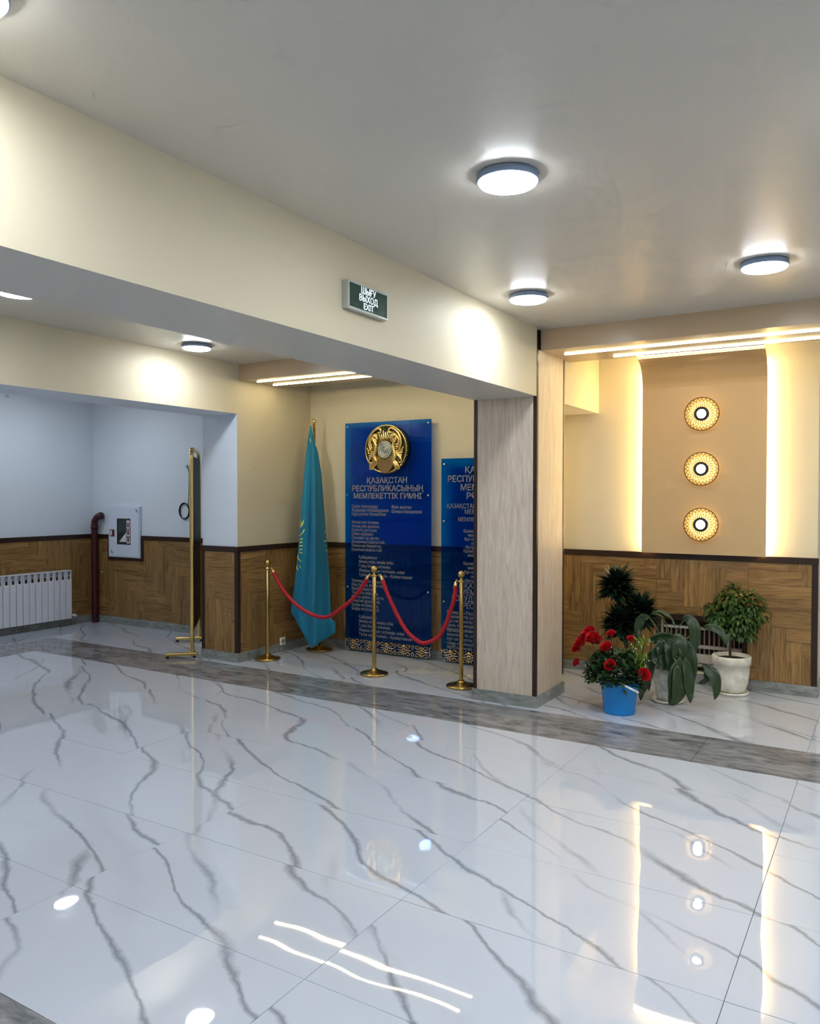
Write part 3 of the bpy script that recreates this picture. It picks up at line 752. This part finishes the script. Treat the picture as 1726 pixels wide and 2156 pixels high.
bm = prism([(.075 * math.cos(2 * PI * i / 40), .075 * math.sin(2 * PI * i / 40) - .005) for i in range(40)], .04, .058, EF)
eob('hub_disc', bm, mat('pewter', (0.42, 0.46, 0.38, 1), .4, .8), label='silvery centre disc')
bm = bmesh.new()
for r in (.075, .056, .034):
    tube([EF(r * math.cos(2 * PI * i / 40), r * math.sin(2 * PI * i / 40) - .005, .06) for i in range(40)], .004, 6, bm, closed=True)
for i in range(3):
    for d in (-.008, 0, .008):
        a = i * PI / 3; n_ = Vector((-math.sin(a), math.cos(a)))
        tube([EF(.034 * math.cos(a) * k_ + n_.x * d, .034 * math.sin(a) * k_ + n_.y * d - .005, .062) for k_ in (-1, 0, 1)], .002, 5, bm)
for i in range(24):
    a = 2 * PI * i / 24; tube([EF(.06 * math.cos(a), .06 * math.sin(a) - .005, .06), EF(.072 * math.cos(a), .072 * math.sin(a) - .005, .06)], .002, 5, bm)
eob('lattice_rings', bm, M_silver, smooth=True, label='silvery crossed lattice')
for sx in (-1, 1):
    bm = bmesh.new(); f_ = lambda P: [(sx * p[0],) + tuple(p[1:]) for p in P]
    # winged horse: neck and chest sweep, head at the upper inside, wing feathers outward, horn curl on top
    tube(smoothpath([EF(sx * a, b, .06) for a, b in [(.085, -.12), (.115, -.07), (.10, -.01), (.095, .04), (.125, .085), (.13, .12)]], 5), [.016, .018, .019, .02, .02, .019, .019, .018, .018, .017, .017, .016, .016, .015, .015, .015, .014, .014, .014, .013, .013, .012, .012, .011, .010, .009], 10, bm)
    etube(f_([(.155, -.02), (.175, .05), (.165, .11), (.125, .165), (.07, .19), (.045, .175), (.05, .15), (.075, .15)]), .012, bm, 5, .055)   # horn curl
    etube(f_([(.14, .0), (.155, .06), (.145, .10), (.11, .135), (.085, .125), (.09, .105)]), .009, bm, 5, .062)
    etube(f_([(.13, .12), (.105, .12), (.085, .105), (.082, .085)]), .012, bm, 4, .064)      # head
    etube(f_([(.11, .10), (.095, .08), (.088, .06)]), .007, bm, 4, .062)
    for q in range(5):                                                                       # wing feathers
        etube(f_([(.115, -.03 - q * .004), (.15 + q * .006, -.02 - q * .018), (.188 - q * .004, -.01 - q * .03), (.198 - q * .012, .015 - q * .034)]), .0075, bm, 4, .052)
    eob('winged_horse', bm, M_gold, smooth=True, label='curling gold winged horse relief')
    bm = bmesh.new()
    prp = [(.07, -.115), (.10, -.10), (.145, -.14), (.128, -.165), (.112, -.17)]
    b2 = prism([(sx * a, b) for a, b in prp], .042, .062, EF); me_ = bpy.data.meshes.new('t'); b2.to_mesh(me_); b2.free(); bm.from_mesh(me_)
    for q in range(4): etube(f_([(.085 + q * .012, -.11), (.12 + q * .012, -.15), (.12 + q * .014, -.19)]), .005, bm, 3, .066)
    for q in range(4): sphere(EF(sx * (.105 + q * .022), -.195 + q * .014, .05), .010, bm, 2)
    eob('ear_of_wings', bm, M_gold, smooth=False, label='gold feathered lower wing')
bm = prism([(.10 * math.cos(a), -.07 + .155 * math.sin(a)) for a in [PI + .35 + i * (PI - .7) / 14 for i in range(15)]] + [(.085, -.10), (.0, -.115), (-.085, -.10)], .04, .056, EF)
eob('name_ribbon', bm, mat('ribbon_copper', (0.34, 0.2, 0.08, 1), .35, .9), label='copper brown lower ribbon')
star = [((.030 if i % 2 == 0 else .012) * math.sin(PI * i / 5), .175 + (.030 if i % 2 == 0 else .012) * math.cos(PI * i / 5)) for i in range(10)]
eob('star', prism(star, .04, .055, EF), M_green, label='dark five-pointed star at the top')

# ------------------------------------------------------------------ socket
so = thing('wall_socket', 'small white wall socket low behind the first brass post', 'socket', (X2 + .008, 5.845, .10))
obj('plate', boxes([(0, .012, -.036, .036, -.036, .036)], .004), M_plastic, so)
bm = lathe([(.022, 0), (.022, .003), (.018, .004), (.016, 0.0005), (0, 0.0005)], 20); bmesh.ops.transform(bm, matrix=Matrix.Rotation(PI / 2, 4, 'Y'), verts=bm.verts); bmesh.ops.translate(bm, vec=(.012, 0, 0), verts=bm.verts)
obj('receptacle', bm, mat('socket_grey', srgb(150, 150, 150), .5), so)

# ------------------------------------------------------------------ left radiator
ra = thing('radiator', 'white sectional radiator on the left wall', 'radiator', (X3 + .03, 5.737, .0))
sec = None
def section():
    bm = bmesh.new()
    bx(bm, 0.06, .085, .003, .072, .085, .535, .006)       # front plate
    bx(bm, .0, .05, .030, .045, .085, .63)                  # web
    bx(bm, 0.0, .08, .003, .072, .628, .64, .003)           # top cap
    bx(bm, .058, .078, .003, .012, .53, .63); bx(bm, .058, .078, .063, .072, .53, .63)
    bx(bm, .045, .055, .010, .065, .575, .585)
    return bm
se = obj('radiator_section', section(), M_radiator, ra, loc=(0, -.075, 0))
for i in range(1, 18):
    o = se.copy(); COL.objects.link(o); o.parent = ra; o.location = (0, -.075 * (i + 1), 0)
obj('manifold', tube([(.03, -.075 * 18, .11), (.03, .0, .11)], .018, 10), M_radiator, ra, True)
obj('manifold', tube([(.03, -.075 * 18, .60), (.03, .0, .60)], .018, 10), M_radiator, ra, True)
obj('drain_valve', tube([(.03, 0, .11), (.03, .05, .11), (.03, .055, .11), (.03, .10, .10)], [.012, .012, .02, .012], 10), M_plastic, ra, True, label='white pipe fitting at the lower corner')
obj('wall_bracket', boxes([(-.029, .03, -.2, -.185, .55, .57)]), M_dark, ra)

# ------------------------------------------------------------------ red standpipe
M_pipe = mat('oxblood_paint', srgb(66, 12, 22), 0.35)
sp = thing('standpipe', 'dark red vertical water pipe bending towards the fire cabinet', 'pipe', (-8.02, 6.04, 0))
obj('pipe', tube(smoothpath([(0, 0, 0), (0, 0, .6), (0, 0, 1.13), (.015, 0, 1.2), (.06, 0, 1.245), (.12, 0, 1.255)], 6), .038, 16), M_pipe, sp, True)
obj('coupling', tube([(0, 0, 1.10), (0, 0, 1.14)], .043, 16), M_pipe, sp, True)
obj('coupling', tube([(.09, 0, 1.252), (.125, 0, 1.256)], .043, 16), M_pipe, sp, True)
obj('bracket', tube([(.03, 0, .60), (.13, .02, .60), (.135, .06, .60)], .005, 8), M_chrome, sp, True, label='thin metal bracket')

# ------------------------------------------------------------------ fire cabinet
M_cab = mat('cabinet_white', srgb(214, 224, 240), 0.35)
fcab = thing('fire_cabinet', 'white fire hose cabinet with a narrow dark window', 'cabinet', (CX0, Y3, CZ0))
cw, chh = CX1 - CX0, CZ1 - CZ0
obj('body', boxes([(0, cw, -.03, -.001, 0, chh)], .002), M_cab, fcab)
dr = obj('door', boxes([(.012, cw - .012, -.038, -.03, .012, .155), (.012, cw - .012, -.038, -.03, .445, chh - .012), (.012, .165, -.038, -.03, .155, .445), (.385, cw - .012, -.038, -.03, .155, .445)]), M_cab, fcab)
obj('window_pane', boxes([(.165, .385, -.033, -.031, .155, .445)]), mat('smoked_pane', srgb(52, 58, 60), .1), dr, label='dark window pane')
obj('pane_gasket', boxes([(.160, .390, -.040, -.036, .15, .158), (.160, .390, -.040, -.036, .442, .45), (.160, .168, -.040, -.036, .158, .442), (.382, .39, -.040, -.036, .158, .442)]), mat('gasket', srgb(70, 34, 36), .5), dr)
M_dec = mat('decal_white', srgb(216, 218, 222), .5)
for z0, z1 in ((.33, .43), (.245, .32), (.165, .235)): obj('decal', boxes([(.32, .372, -.0345, -.033, z0, z1)]), M_dec, dr, label='white upright decal')
for z0 in (.35, .262, .182): obj('decal', boxes([(.332, .36, -.0352, -.0345, z0, z0 + .05)]), mat('decal_red', srgb(120, 40, 44), .5), dr)
obj('decal', prism([(.19, .18), (.31, .18), (.31, .29)], .033, .0345, lambda u, v, n: Vector((u, -n, v))), M_dec, dr, label='white triangle decal')
obj('handle', boxes([(.04, .115, -.044, -.038, .24, .32)], .004), mat('handle_red', srgb(96, 28, 30), .4), dr, label='dark red door latch')
obj('seal_sticker', boxes([(.052, .078, -.0455, -.044, .25, .31)]), M_plastic, dr)
M_mark = mat('corner_mark', srgb(120, 138, 156), .5)
for poly in ([(.47, .555), (.505, .555), (.505, .51)], [(.055, .05), (.055, .09), (.095, .035)]):
    obj('corner_mark', prism(poly, .038, .039, lambda u, v, n: Vector((u, -n, v))), M_mark, dr)

# ------------------------------------------------------------------ framed free-standing board, seen almost edge-on
A0 = Vector((-5.50, 5.18, 0)); A1 = on(420, 1350, 2, 0); dv = (A1 - A0); ln = dv.length; dv.normalize(); ang = math.atan2(dv.y, dv.x)
fb = thing('framed_board', 'tall gold tube framed board standing edge-on at the wall opening', 'display stand', A0, ang)
obj('tube_frame', tube(smoothpath([(0, 0, .02), (0, 0, .9), (0, 0, 1.78), (.03, 0, 1.89), (.10, 0, 1.925), (.45, 0, 1.93), (ln - .1, 0, 1.925), (ln - .03, 0, 1.89), (ln, 0, 1.78), (ln, 0, .9), (ln, 0, .02)], 5), .019, 12), M_gold, fb, True)
obj('board', boxes([(.02, ln - .02, -.012, .012, .25, 1.86)], .002), mat('board_dark', srgb(18, 34, 34), .45, spec=.2), fb, label='dark glossy board')
for x in (0, ln):
    obj('foot', boxes([(x - .02, x + .02, -.04, .24, .022, .05)], .006), M_gold, fb)
    for y in (-.02, .22): obj('glide', lathe([(0, 0), (.014, 0), (.014, .022), (0, .022)], 12, (x, y)), M_black, fb)

# ------------------------------------------------------------------ cable coil
def wallpt(px, py, d=.01): 
    p = on(px, py, 1, Y3 - d); return p
cp = wallpt(389, 1077)
cc = thing('cable_coil', 'small black cable coil hanging on the wall beside the framed board', 'cable', cp)
bm = bmesh.new()
for q in range(3): tube([(.075 * math.cos(2 * PI * i / 30), -.006 * q, .085 * math.sin(2 * PI * i / 30) + .004 * q) for i in range(30)], .005, 6, bm, closed=True)
obj('coil', bm, M_black, cc, True)
a_ = wallpt(396, 1065) - cp; b_ = wallpt(398, 1000) - cp; c_ = wallpt(393, 982) - cp
obj('lead', tube(smoothpath([Vector((0.03, 0, .08)), a_, b_, c_], 5), .004, 6), mat('cable_grey', srgb(90, 100, 110), .5), cc, True)
obj('clip', boxes([(c_.x - .012, c_.x + .012, -.005, .01, c_.z - .015, c_.z + .015)], .003), M_darkmetal, cc)

# ------------------------------------------------------------------ niche radiator
nr_ = thing('niche_radiator', 'slatted cast metal radiator in the dark-framed wall niche', 'radiator', ((GX0 + GX1) / 2, YB + .06, GZ0))
hw = (GX1 - GX0) / 2 - .01
M_cast = mat('painted_metal', srgb(188, 180, 168), .45)
obj('top_bar', boxes([(-hw, hw, -.02, .02, .335, .355)], .003), M_cast, nr_)
obj('middle_bar', boxes([(-hw, hw, -.02, .02, .185, .21)], .003), M_cast, nr_)
obj('lower_panel', boxes([(-hw, hw, -.025, .02, .065, .14)], .004), M_cast, nr_)
obj('lower_panel', boxes([(-hw, hw, -.03, .02, .035, .06)], .004), M_cast, nr_)
sl = None
for i in range(16):
    x = -hw + .02 + i * (2 * hw - .04) / 15
    if sl is None: sl = obj('slat', boxes([(-.006, .006, -.012, .012, .13, .34)], .002), mat('slat_brown', srgb(132, 112, 100), .5), nr_, loc=(x, 0, 0))
    else:
        o = sl.copy(); COL.objects.link(o); o.parent = nr_; o.location = (x, 0, 0)
obj('back_plate', boxes([(-hw, hw, .04, .05, 0.0, .40)]), mat('niche_brown', srgb(52, 34, 28), .7), nr_)
obj('bracket_foot', boxes([(-hw + .03, -hw + .06, -.01, .03, 0, .04), (hw - .06, hw - .03, -.01, .03, 0, .04)]), M_dark, nr_)
obj('valve', lathe([(0, .19), (.012, .19), (.012, .25), (.008, .27), (0, .27)], 12, (hw - .09, -.04)), M_plastic, nr_, True)

# ------------------------------------------------------------------ plants
def leafmat(name, a, b, rough=.4):
    m_ = mat(name, rough=rough); k = N(m_); g = k.add('ShaderNodeNewGeometry')
    rn = g.outputs['Random Per Island']; nz = k.noise(g.outputs['Position'], 25, 2)
    k.link(k.mix(k.math('MULTIPLY_ADD', nz, .4, k.math('MULTIPLY', rn, .6)), a, b), k.b.inputs['Base Color']); return m_
M_drac = leafmat('dracaena_leaf', srgb(8, 26, 16), srgb(30, 58, 36), .5)
M_lily = leafmat('lily_leaf', srgb(20, 38, 20), srgb(50, 70, 36), .35)
M_ficus = leafmat('ficus_leaf', srgb(26, 54, 20), srgb(74, 112, 44), .4)
M_rosel = leafmat('rose_leaf', srgb(16, 40, 20), srgb(56, 88, 44), .5)
M_lime = leafmat('lime_leaf', srgb(80, 116, 34), srgb(132, 160, 56), .5)
M_stem = mat('green_stem', srgb(92, 112, 60), .5)
M_bark = mat('bark', srgb(74, 56, 38), .8)
M_pot = mat('stone_pot', srgb(206, 203, 194), .6); k = N(M_pot); tc_ = k.add('ShaderNodeTexCoord')
nz = k.noise(tc_.outputs['Object'], 22, 5, .65); k.link(k.ramp(nz, [(.35, srgb(176, 176, 172)), (.6, srgb(224, 222, 214))]), k.b.inputs['Base Color']); k.bump(nz, .5, .006)
M_pot2 = mat('cream_pot', srgb(236, 232, 218), .45); k = N(M_pot2); tc_ = k.add('ShaderNodeTexCoord')
nz = k.noise(tc_.outputs['Object'], 14, 5, .6); k.link(k.ramp(nz, [(.35, srgb(218, 212, 194)), (.6, srgb(244, 242, 232))]), k.b.inputs['Base Color']); k.bump(nz, .25, .004)
def leaf(V, Fc, base, d, up, L, w, droop=0.3, seg=5, fold=.25, tipw=None):
    """strap / lance leaf as a folded strip"""
    d = d.normalized(); side = d.cross(up)
    if side.length < 1e-3: side = d.orthogonal()
    side.normalize(); p = Vector(base); dd = d.copy(); o = len(V)
    for i in range(seg + 1):
        f_ = i / seg; ww = w * math.sin(PI * min(max(.08 + f_ * .92, 0), 1)) ** .7 if i < seg else 0.0005
        nn = side.cross(dd).normalized()
        V += [p - side * ww + nn * ww * fold, p.copy(), p + side * ww + nn * ww * fold]
        dd = (dd + Vector((0, 0, -droop / seg))).normalized(); p = p + dd * (L / seg)
    for i in range(seg):
        a = o + i * 3; Fc += [(a, a + 1, a + 4, a + 3), (a + 1, a + 2, a + 5, a + 4)]
def rdir(tilt_lo, tilt_hi):
    a = random.uniform(0, 2 * PI); t_ = random.uniform(tilt_lo, tilt_hi); return Vector((math.cos(t_) * math.cos(a), math.cos(t_) * math.sin(a), math.sin(t_)))

# --- dracaena with three leafy heads
DY = 6.12
dr0 = on(1322, 1440, 1, DY); DB = Vector((dr0.x, DY, 0))
dp = thing('potted_dracaena', 'dark green plant with three tufted heads on bare stems behind the bucket', 'potted plant', DB)
obj('pot', lathe([(0, .015), (.075, .015), (.095, .17), (.10, .175), (.10, .19), (.09, .19), (.086, .17), (0, .165)], 32), M_pot, dp, True)
obj('saucer', lathe([(0, 0), (.09, 0), (.11, .014), (.105, .018), (.085, .012), (0, .012)], 32), M_pot, dp, True)
obj('soil', lathe([(0, .172), (.087, .17)], 24), M_soil, dp)
heads = [((1299, 1226), 44, 36, 0.0), ((1347, 1284), 42, 34, .03), ((1305, 1306), 40, 36, -.06)]
for (px, py), rx, ry, dy in heads:
    c0 = on(px, py + 18, 1, DY + dy) - DB
    sc_ = (DY * .854 + 1.0) / F     # metres per pixel
    Rm = rx * sc_
    foot = Vector((0, 0, .17))
    obj('stem', tube(smoothpath([foot, foot.lerp(c0, .5) + Vector((.02, 0, .0)), c0 + Vector((0, 0, .03))], 5), .013, 8), M_bark, dp, True)
    V, Fc = [], []
    for q in range(430):
        h_ = random.random(); b0 = c0 + Vector((0, 0, h_ * .09 - .02))
        d_ = rdir(-.45 + h_ * .7, .35 + h_ * .95)
        leaf(V, Fc, b0, d_, Vector((0, 0, 1)), Rm * random.uniform(.8, 1.22), .017, .35, 4)
    obj('leaf_head', (V, Fc), M_drac, dp, True)['kind'] = 'stuff'

# --- blue bucket
BK = Vector((-1.602, 5.425, 0))
bu = thing('bucket', 'bright blue plastic bucket holding red roses', 'bucket', BK)
M_blue = mat('blue_plastic', srgb(0, 128, 205), .35)
obj('shell', lathe([(0, .004), (.098, .004), (.104, 0), (.107, .008), (.126, .205), (.133, .21), (.133, .218), (.124, .218), (.121, .2), (.104, .012), (0, .010)], 48), M_blue, bu, True)
bh = [Vector((.133 * math.cos(a), .133 * math.sin(a), .205)) for a in (0, PI)]
a_ = on(1312, 1442, 1, 5.29) - BK; b_ = on(1344, 1459, 1, 5.31) - BK
obj('handle_wire', tube(smoothpath([(-.131, -.02, .205), (-.09, -.12, .225), a_ - Vector((.02, .0, -.01)), a_, b_, Vector((.132, -.03, .203))], 5), .003, 6), M_chrome, bu, True)
obj('handle_grip', tube([a_, b_], .0075, 10), M_plastic, bu, True, label='white plastic grip')
for x in (-.131, .131): obj('handle_lug', boxes([(x - .008, x + .008, -.035, -.008, .188, .212)], .003), M_blue, bu)
# --- roses
ro = thing('rose_bouquet', 'bunch of red roses with dense green leaves standing in the blue bucket', 'bouquet', BK + Vector((0, 0, .02)))
def rose(c0, r, d_):
    bm = bmesh.new(); d_ = d_.normalized(); a = d_.orthogonal().normalized(); b = d_.cross(a)
    for layer, (n_, rr, h0, h1, op) in enumerate([(3, .22, .3, .95, .05), (4, .4, .2, .97, .1), (5, .6, .05, .9, .2), (6, .8, -.1, .75, .4), (7, .95, -.25, .5, .7)]):
        for q in range(n_):
            a0 = 2 * PI * q / n_ + layer * .6; half = PI / n_ * 1.25; g_ = []
            for v_ in range(4):
                fv = v_ / 3; row = []
                for u_ in range(5):
                    fu = u_ / 2 - 1; th = a0 + fu * half * (.5 + .5 * fv); rad = r * rr * (.35 + .55 * fv + op * .25 * fv ** 3)
                    hh = r * (h0 + (h1 - h0) * fv - .18 * fu * fu * fv)
                    row.append(bm.verts.new(c0 + (a * math.cos(th) + b * math.sin(th)) * rad + d_ * hh))
                g_.append(row)
            for v_ in range(3):
                for u_ in range(4): bm.faces.new((g_[v_][u_], g_[v_][u_ + 1], g_[v_ + 1][u_ + 1], g_[v_ + 1][u_]))
    return bm
M_rose = mat('rose_petal', srgb(190, 12, 26), .55)
RO = ro.location
roses = [(1234, 1338, 5.38, 15), (1246, 1342, 5.33, 15), (1222, 1352, 5.36, 14), (1240, 1328, 5.42, 13), (1214, 1364, 5.40, 12), (1256, 1348, 5.38, 12), (1286, 1334, 5.42, 10), (1276, 1362, 5.34, 13), (1213, 1395, 5.40, 9), (1284, 1400, 5.29, 12), (1328, 1345, 5.46, 9), (1356, 1420, 5.36, 13)]
for px, py, y, r in roses:
    c0 = on(px, py, 1, y) - RO; r_ = r * 5.35 / F * 1.12
    dd = (c0 - Vector((0, 0, .2))); dd = (dd.normalized() + Vector((0, -.6, .35))).normalized()
    obj('rose', rose(c0 - dd * r_ * .3, r_, dd), M_rose, ro, True)
    obj('stem', tube(smoothpath([Vector((random.uniform(-.03, .03), random.uniform(-.03, .03), .02)), Vector((c0.x * .25, c0.y * .25, .16)), c0.lerp(Vector((0, 0, .2)), .35) - Vector((0, 0, .02)), c0 - dd * r_ * .4], 4), .003, 6), M_stem, ro, True)
V, Fc = [], []
cn = Vector((0, 0, .26))
for q in range(1000):
    a = random.uniform(0, 2 * PI); t_ = random.uniform(-.55, 1.2); rr = random.uniform(.4, 1) ** .6
    p = Vector((math.cos(t_) * math.cos(a) * .20 * rr - .03, math.cos(t_) * math.sin(a) * .16 * rr, .25 + math.sin(t_) * .17 * rr))
    if p.z < .185 and math.hypot(p.x, p.y) < .12: continue
    p.y = max(p.y, -.17)
    leaf(V, Fc, p, (p - Vector((0, 0, .12))).normalized() + rdir(-.9, .6) * .8, Vector((0, 0, 1)), random.uniform(.035, .055), random.uniform(.010, .017), .6, 4)
obj('foliage', (V, Fc), M_rosel, ro, True)['kind'] = 'stuff'
V, Fc = [], []
for q in range(130):   # pale spiky filler at the right
    b0 = on(random.gauss(1350, 9), random.uniform(1345, 1415), 1, 5.40 + random.uniform(-.04, .04)) - RO
    leaf(V, Fc, b0, rdir(.2, 1.4), Vector((0, 0, 1)), .035, .0055, .1, 3)
obj('filler_foliage', (V, Fc), M_lime, ro, True, label='yellow-green filler sprigs')['kind'] = 'stuff'
bm = bmesh.new()
for px, py in ((1329, 1357), (1334, 1371), (1337, 1366), (1356, 1389), (1366, 1391), (1344, 1352), (1287, 1363), (1285, 1372)): sphere(on(px, py, 1, 5.33) - RO, .0045, bm, 1)
obj('baby_breath', bm, M_plastic, ro, True, label='tiny white filler flowers')['kind'] = 'stuff'

# --- drooping broad-leaf plant
LB = Vector((-1.385, 5.90, 0)); LY = 5.90
lp = thing('potted_lily', 'wilting broad-leaved plant in a rough grey stone pot', 'potted plant', LB)
obj('pot', lathe([(0, .018), (.076, .018), (.084, .05), (.113, .235), (.116, .25), (.106, .25), (.1, .23), (0, .225)], 36), M_pot, lp, True)
obj('saucer', lathe([(0, 0), (.10, 0), (.118, .012), (.12, .018), (.112, .018), (.095, .012), (0, .012)], 36), M_pot2, lp, True)
obj('soil', lathe([(0, .235), (.101, .233)], 24), M_soil, lp)
def P_(px, py, y): return on(px, py, 1, y) - LB
def bigleaf(spine, wid, tilt=0.0, nm='leaf'):
    """spine: list of Vectors; wid: half width in metres at the middle"""
    path = smoothpath(spine, 6); n_ = len(path); V, Fc = [], []
    for i, p in enumerate(path):
        f_ = i / (n_ - 1); ww = wid * (math.sin(PI * f_ ** .8) ** .75 if 0 < f_ < 1 else .02)
        t_ = (path[min(i + 1, n_ - 1)] - path[max(i - 1, 0)]).normalized(); view = (LB + p - CAM).normalized()
        sd = t_.cross(view).normalized(); sd = (sd * math.cos(tilt) + view * math.sin(tilt)).normalized(); nn = t_.cross(sd)
        wv = .006 * math.sin(f_ * 16)
        for u_ in (-1, -.5, 0, .5, 1): V.append(p + sd * ww * u_ + nn * (abs(u_) * ww * .35 + wv * u_))
    for i in range(n_ - 1):
        for u_ in range(4): a = i * 5 + u_; Fc.append((a, a + 1, a + 6, a + 5))
    o = obj(nm, (V, Fc), M_lily, lp, True); md = o.modifiers.new('s', 'SOLIDIFY'); md.thickness = .0015
    return o
def petiole(pts): obj('leaf_stalk', tube(smoothpath(pts, 5), .0038, 6), M_stem, lp, True)
base = Vector((0, 0, .24))
L = [  # (stalk control pixels, leaf spine pixels, y of each, width)
    ([(1398, 1395), (1385, 1330), (1366, 1300)], [(1366, 1300), (1350, 1302), (1342, 1325), (1344, 1345)], 5.78, .034, .3),
    ([(1405, 1395), (1410, 1340), (1395, 1300), (1372, 1292)], [(1372, 1292), (1392, 1288), (1412, 1302), (1420, 1320)], 5.86, .016, .7),
    ([(1402, 1395), (1400, 1360)], [(1420, 1345), (1400, 1342), (1378, 1346), (1366, 1352)], 5.80, .042, .2),
    ([(1405, 1395), (1425, 1330), (1440, 1305)], [(1436, 1306), (1452, 1305), (1462, 1330), (1458, 1372), (1455, 1400)], 5.80, .040, .2),
    ([(1405, 1395), (1415, 1350)], [(1412, 1345), (1428, 1352), (1428, 1385), (1420, 1412)], 5.72, .056, .2),
    ([(1408, 1395), (1430, 1360)], [(1436, 1345), (1446, 1375), (1450, 1420), (1446, 1455)], 5.74, .060, .1),
    ([(1405, 1395), (1420, 1385)], [(1432, 1385), (1424, 1420), (1420, 1455), (1408, 1485)], 5.66, .056, .1),
    ([(1405, 1395), (1418, 1385)], [(1424, 1400), (1428, 1440), (1425, 1465), (1412, 1486)], 5.64, .050, .3),
    ([(1405, 1395), (1430, 1375), (1442, 1385)], [(1442, 1385), (1448, 1420), (1451, 1455), (1453, 1481)], 5.66, .036, .2),
    ([(1408, 1395), (1450, 1390), (1482, 1398)], [(1480, 1397), (1492, 1412), (1503, 1425), (1508, 1450), (1504, 1474)], 5.78, .040, .2),
    ([(1408, 1395), (1450, 1400), (1475, 1404)], [(1482, 1398), (1488, 1415), (1486, 1430), (1470, 1440)], 5.80, .030, .5),
    ([(1402, 1395), (1392, 1365)], [(1392, 1350), (1382, 1375), (1386, 1395), (1396, 1412)], 5.72, .045, .3),
    ([(1398, 1395), (1375, 1380)], [(1385, 1365), (1370, 1385), (1362, 1425), (1366, 1455)], 5.74, .042, .2),
    ([(1398, 1395), (1365, 1400)], [(1366, 1420), (1356, 1440), (1350, 1455), (1348, 1476)], 5.68, .030, .2),
    ([(1410, 1395), (1450, 1340), (1480, 1322)], [(1480, 1322), (1500, 1322), (1520, 1335), (1530, 1360)], 5.98, .030, .3),
    ([(1402, 1395), (1395, 1350)], [(1388, 1345), (1395, 1370), (1402, 1400), (1404, 1412)], 5.74, .05, .2),
    ([(1404, 1395), (1402, 1370)], [(1400, 1352), (1412, 1370), (1414, 1396), (1408, 1415)], 5.72, .05, .2),
]
for st_, sp_, y, w, tl in L:
    petiole([base + Vector((random.uniform(-.04, .04), random.uniform(-.04, .04), 0))] + [P_(a, b, y + .06) for a, b in st_[1:]] + [P_(*sp_[0], y)])
    bigleaf([P_(a, b, y - .01 * i) for i, (a, b) in enumerate(sp_)], w, tl)

# --- small ficus tree
FBs = Vector((-1.03, 6.39, 0)); FY = 6.39
fi = thing('potted_ficus', 'small bushy green tree in a round cream pot', 'potted plant', FBs)
obj('pot', lathe([(0, .02), (.088, .02), (.098, .028), (.118, .09), (.127, .16), (.130, .225), (.138, .228), (.141, .285), (.135, .292), (.128, .29), (.124, .26), (0, .255)], 44), M_pot2, fi, True)
obj('saucer', lathe([(0, 0), (.115, 0), (.125, .012), (.125, .024), (.118, .024), (.11, .014), (0, .014)], 40), M_pot2, fi, True)
obj('soil', lathe([(0, .268), (.08, .266), (.126, .262)], 24), M_soil, fi)
Q = lambda px, py, dy=0: on(px, py, 1, FY + dy) - FBs
cr = Q(1543, 1300)
obj('trunk', tube(smoothpath([(-.01, 0, .26), (-.012, 0, .36), (0, .01, .46), cr], 5), .010, 8), M_bark, fi, True)
for q in range(9):
    e_ = cr + Vector((random.uniform(-.16, .17), random.uniform(-.1, .1), random.uniform(-.03, .16)))
    obj('branch', tube(smoothpath([(0, .01, .42 + q * .012), (cr + e_) * .5 + Vector((0, 0, -.01)), e_], 4), .004, 6), M_bark, fi, True)
blobs = [(1545, 1262, 36, 30), (1510, 1292, 26, 22), (1580, 1272, 24, 26), (1560, 1300, 36, 28), (1535, 1318, 30, 22), (1600, 1292, 16, 16), (1497, 1285, 14, 16), (1578, 1330, 12, 18), (1525, 1272, 24, 24), (1586, 1312, 10, 16), (1556, 1330, 18, 14)]
V, Fc = [], []
sc_ = (FY * .854 + .54) / F
for px, py, rx, ry in blobs:
    c0 = Q(px, py)
    for q in range(int(rx * ry * .24)):
        d_ = rdir(-1.3, 1.5); rr = random.uniform(.3, 1) ** .5
        p = c0 + Vector((d_.x * rx * sc_ * rr, d_.y * rx * sc_ * rr * .7, d_.z * ry * sc_ * rr))
        if FBs.y + p.y > YB - .04: p.y = YB - .05 - FBs.y
        leaf(V, Fc, p, Vector((d_.x, d_.y, -.5 + d_.z * .6)), Vector((0, 0, 1)), random.uniform(.035, .055), random.uniform(.009, .013), .5, 3)
obj('foliage', (V, Fc), M_ficus, fi, True)['kind'] = 'stuff'
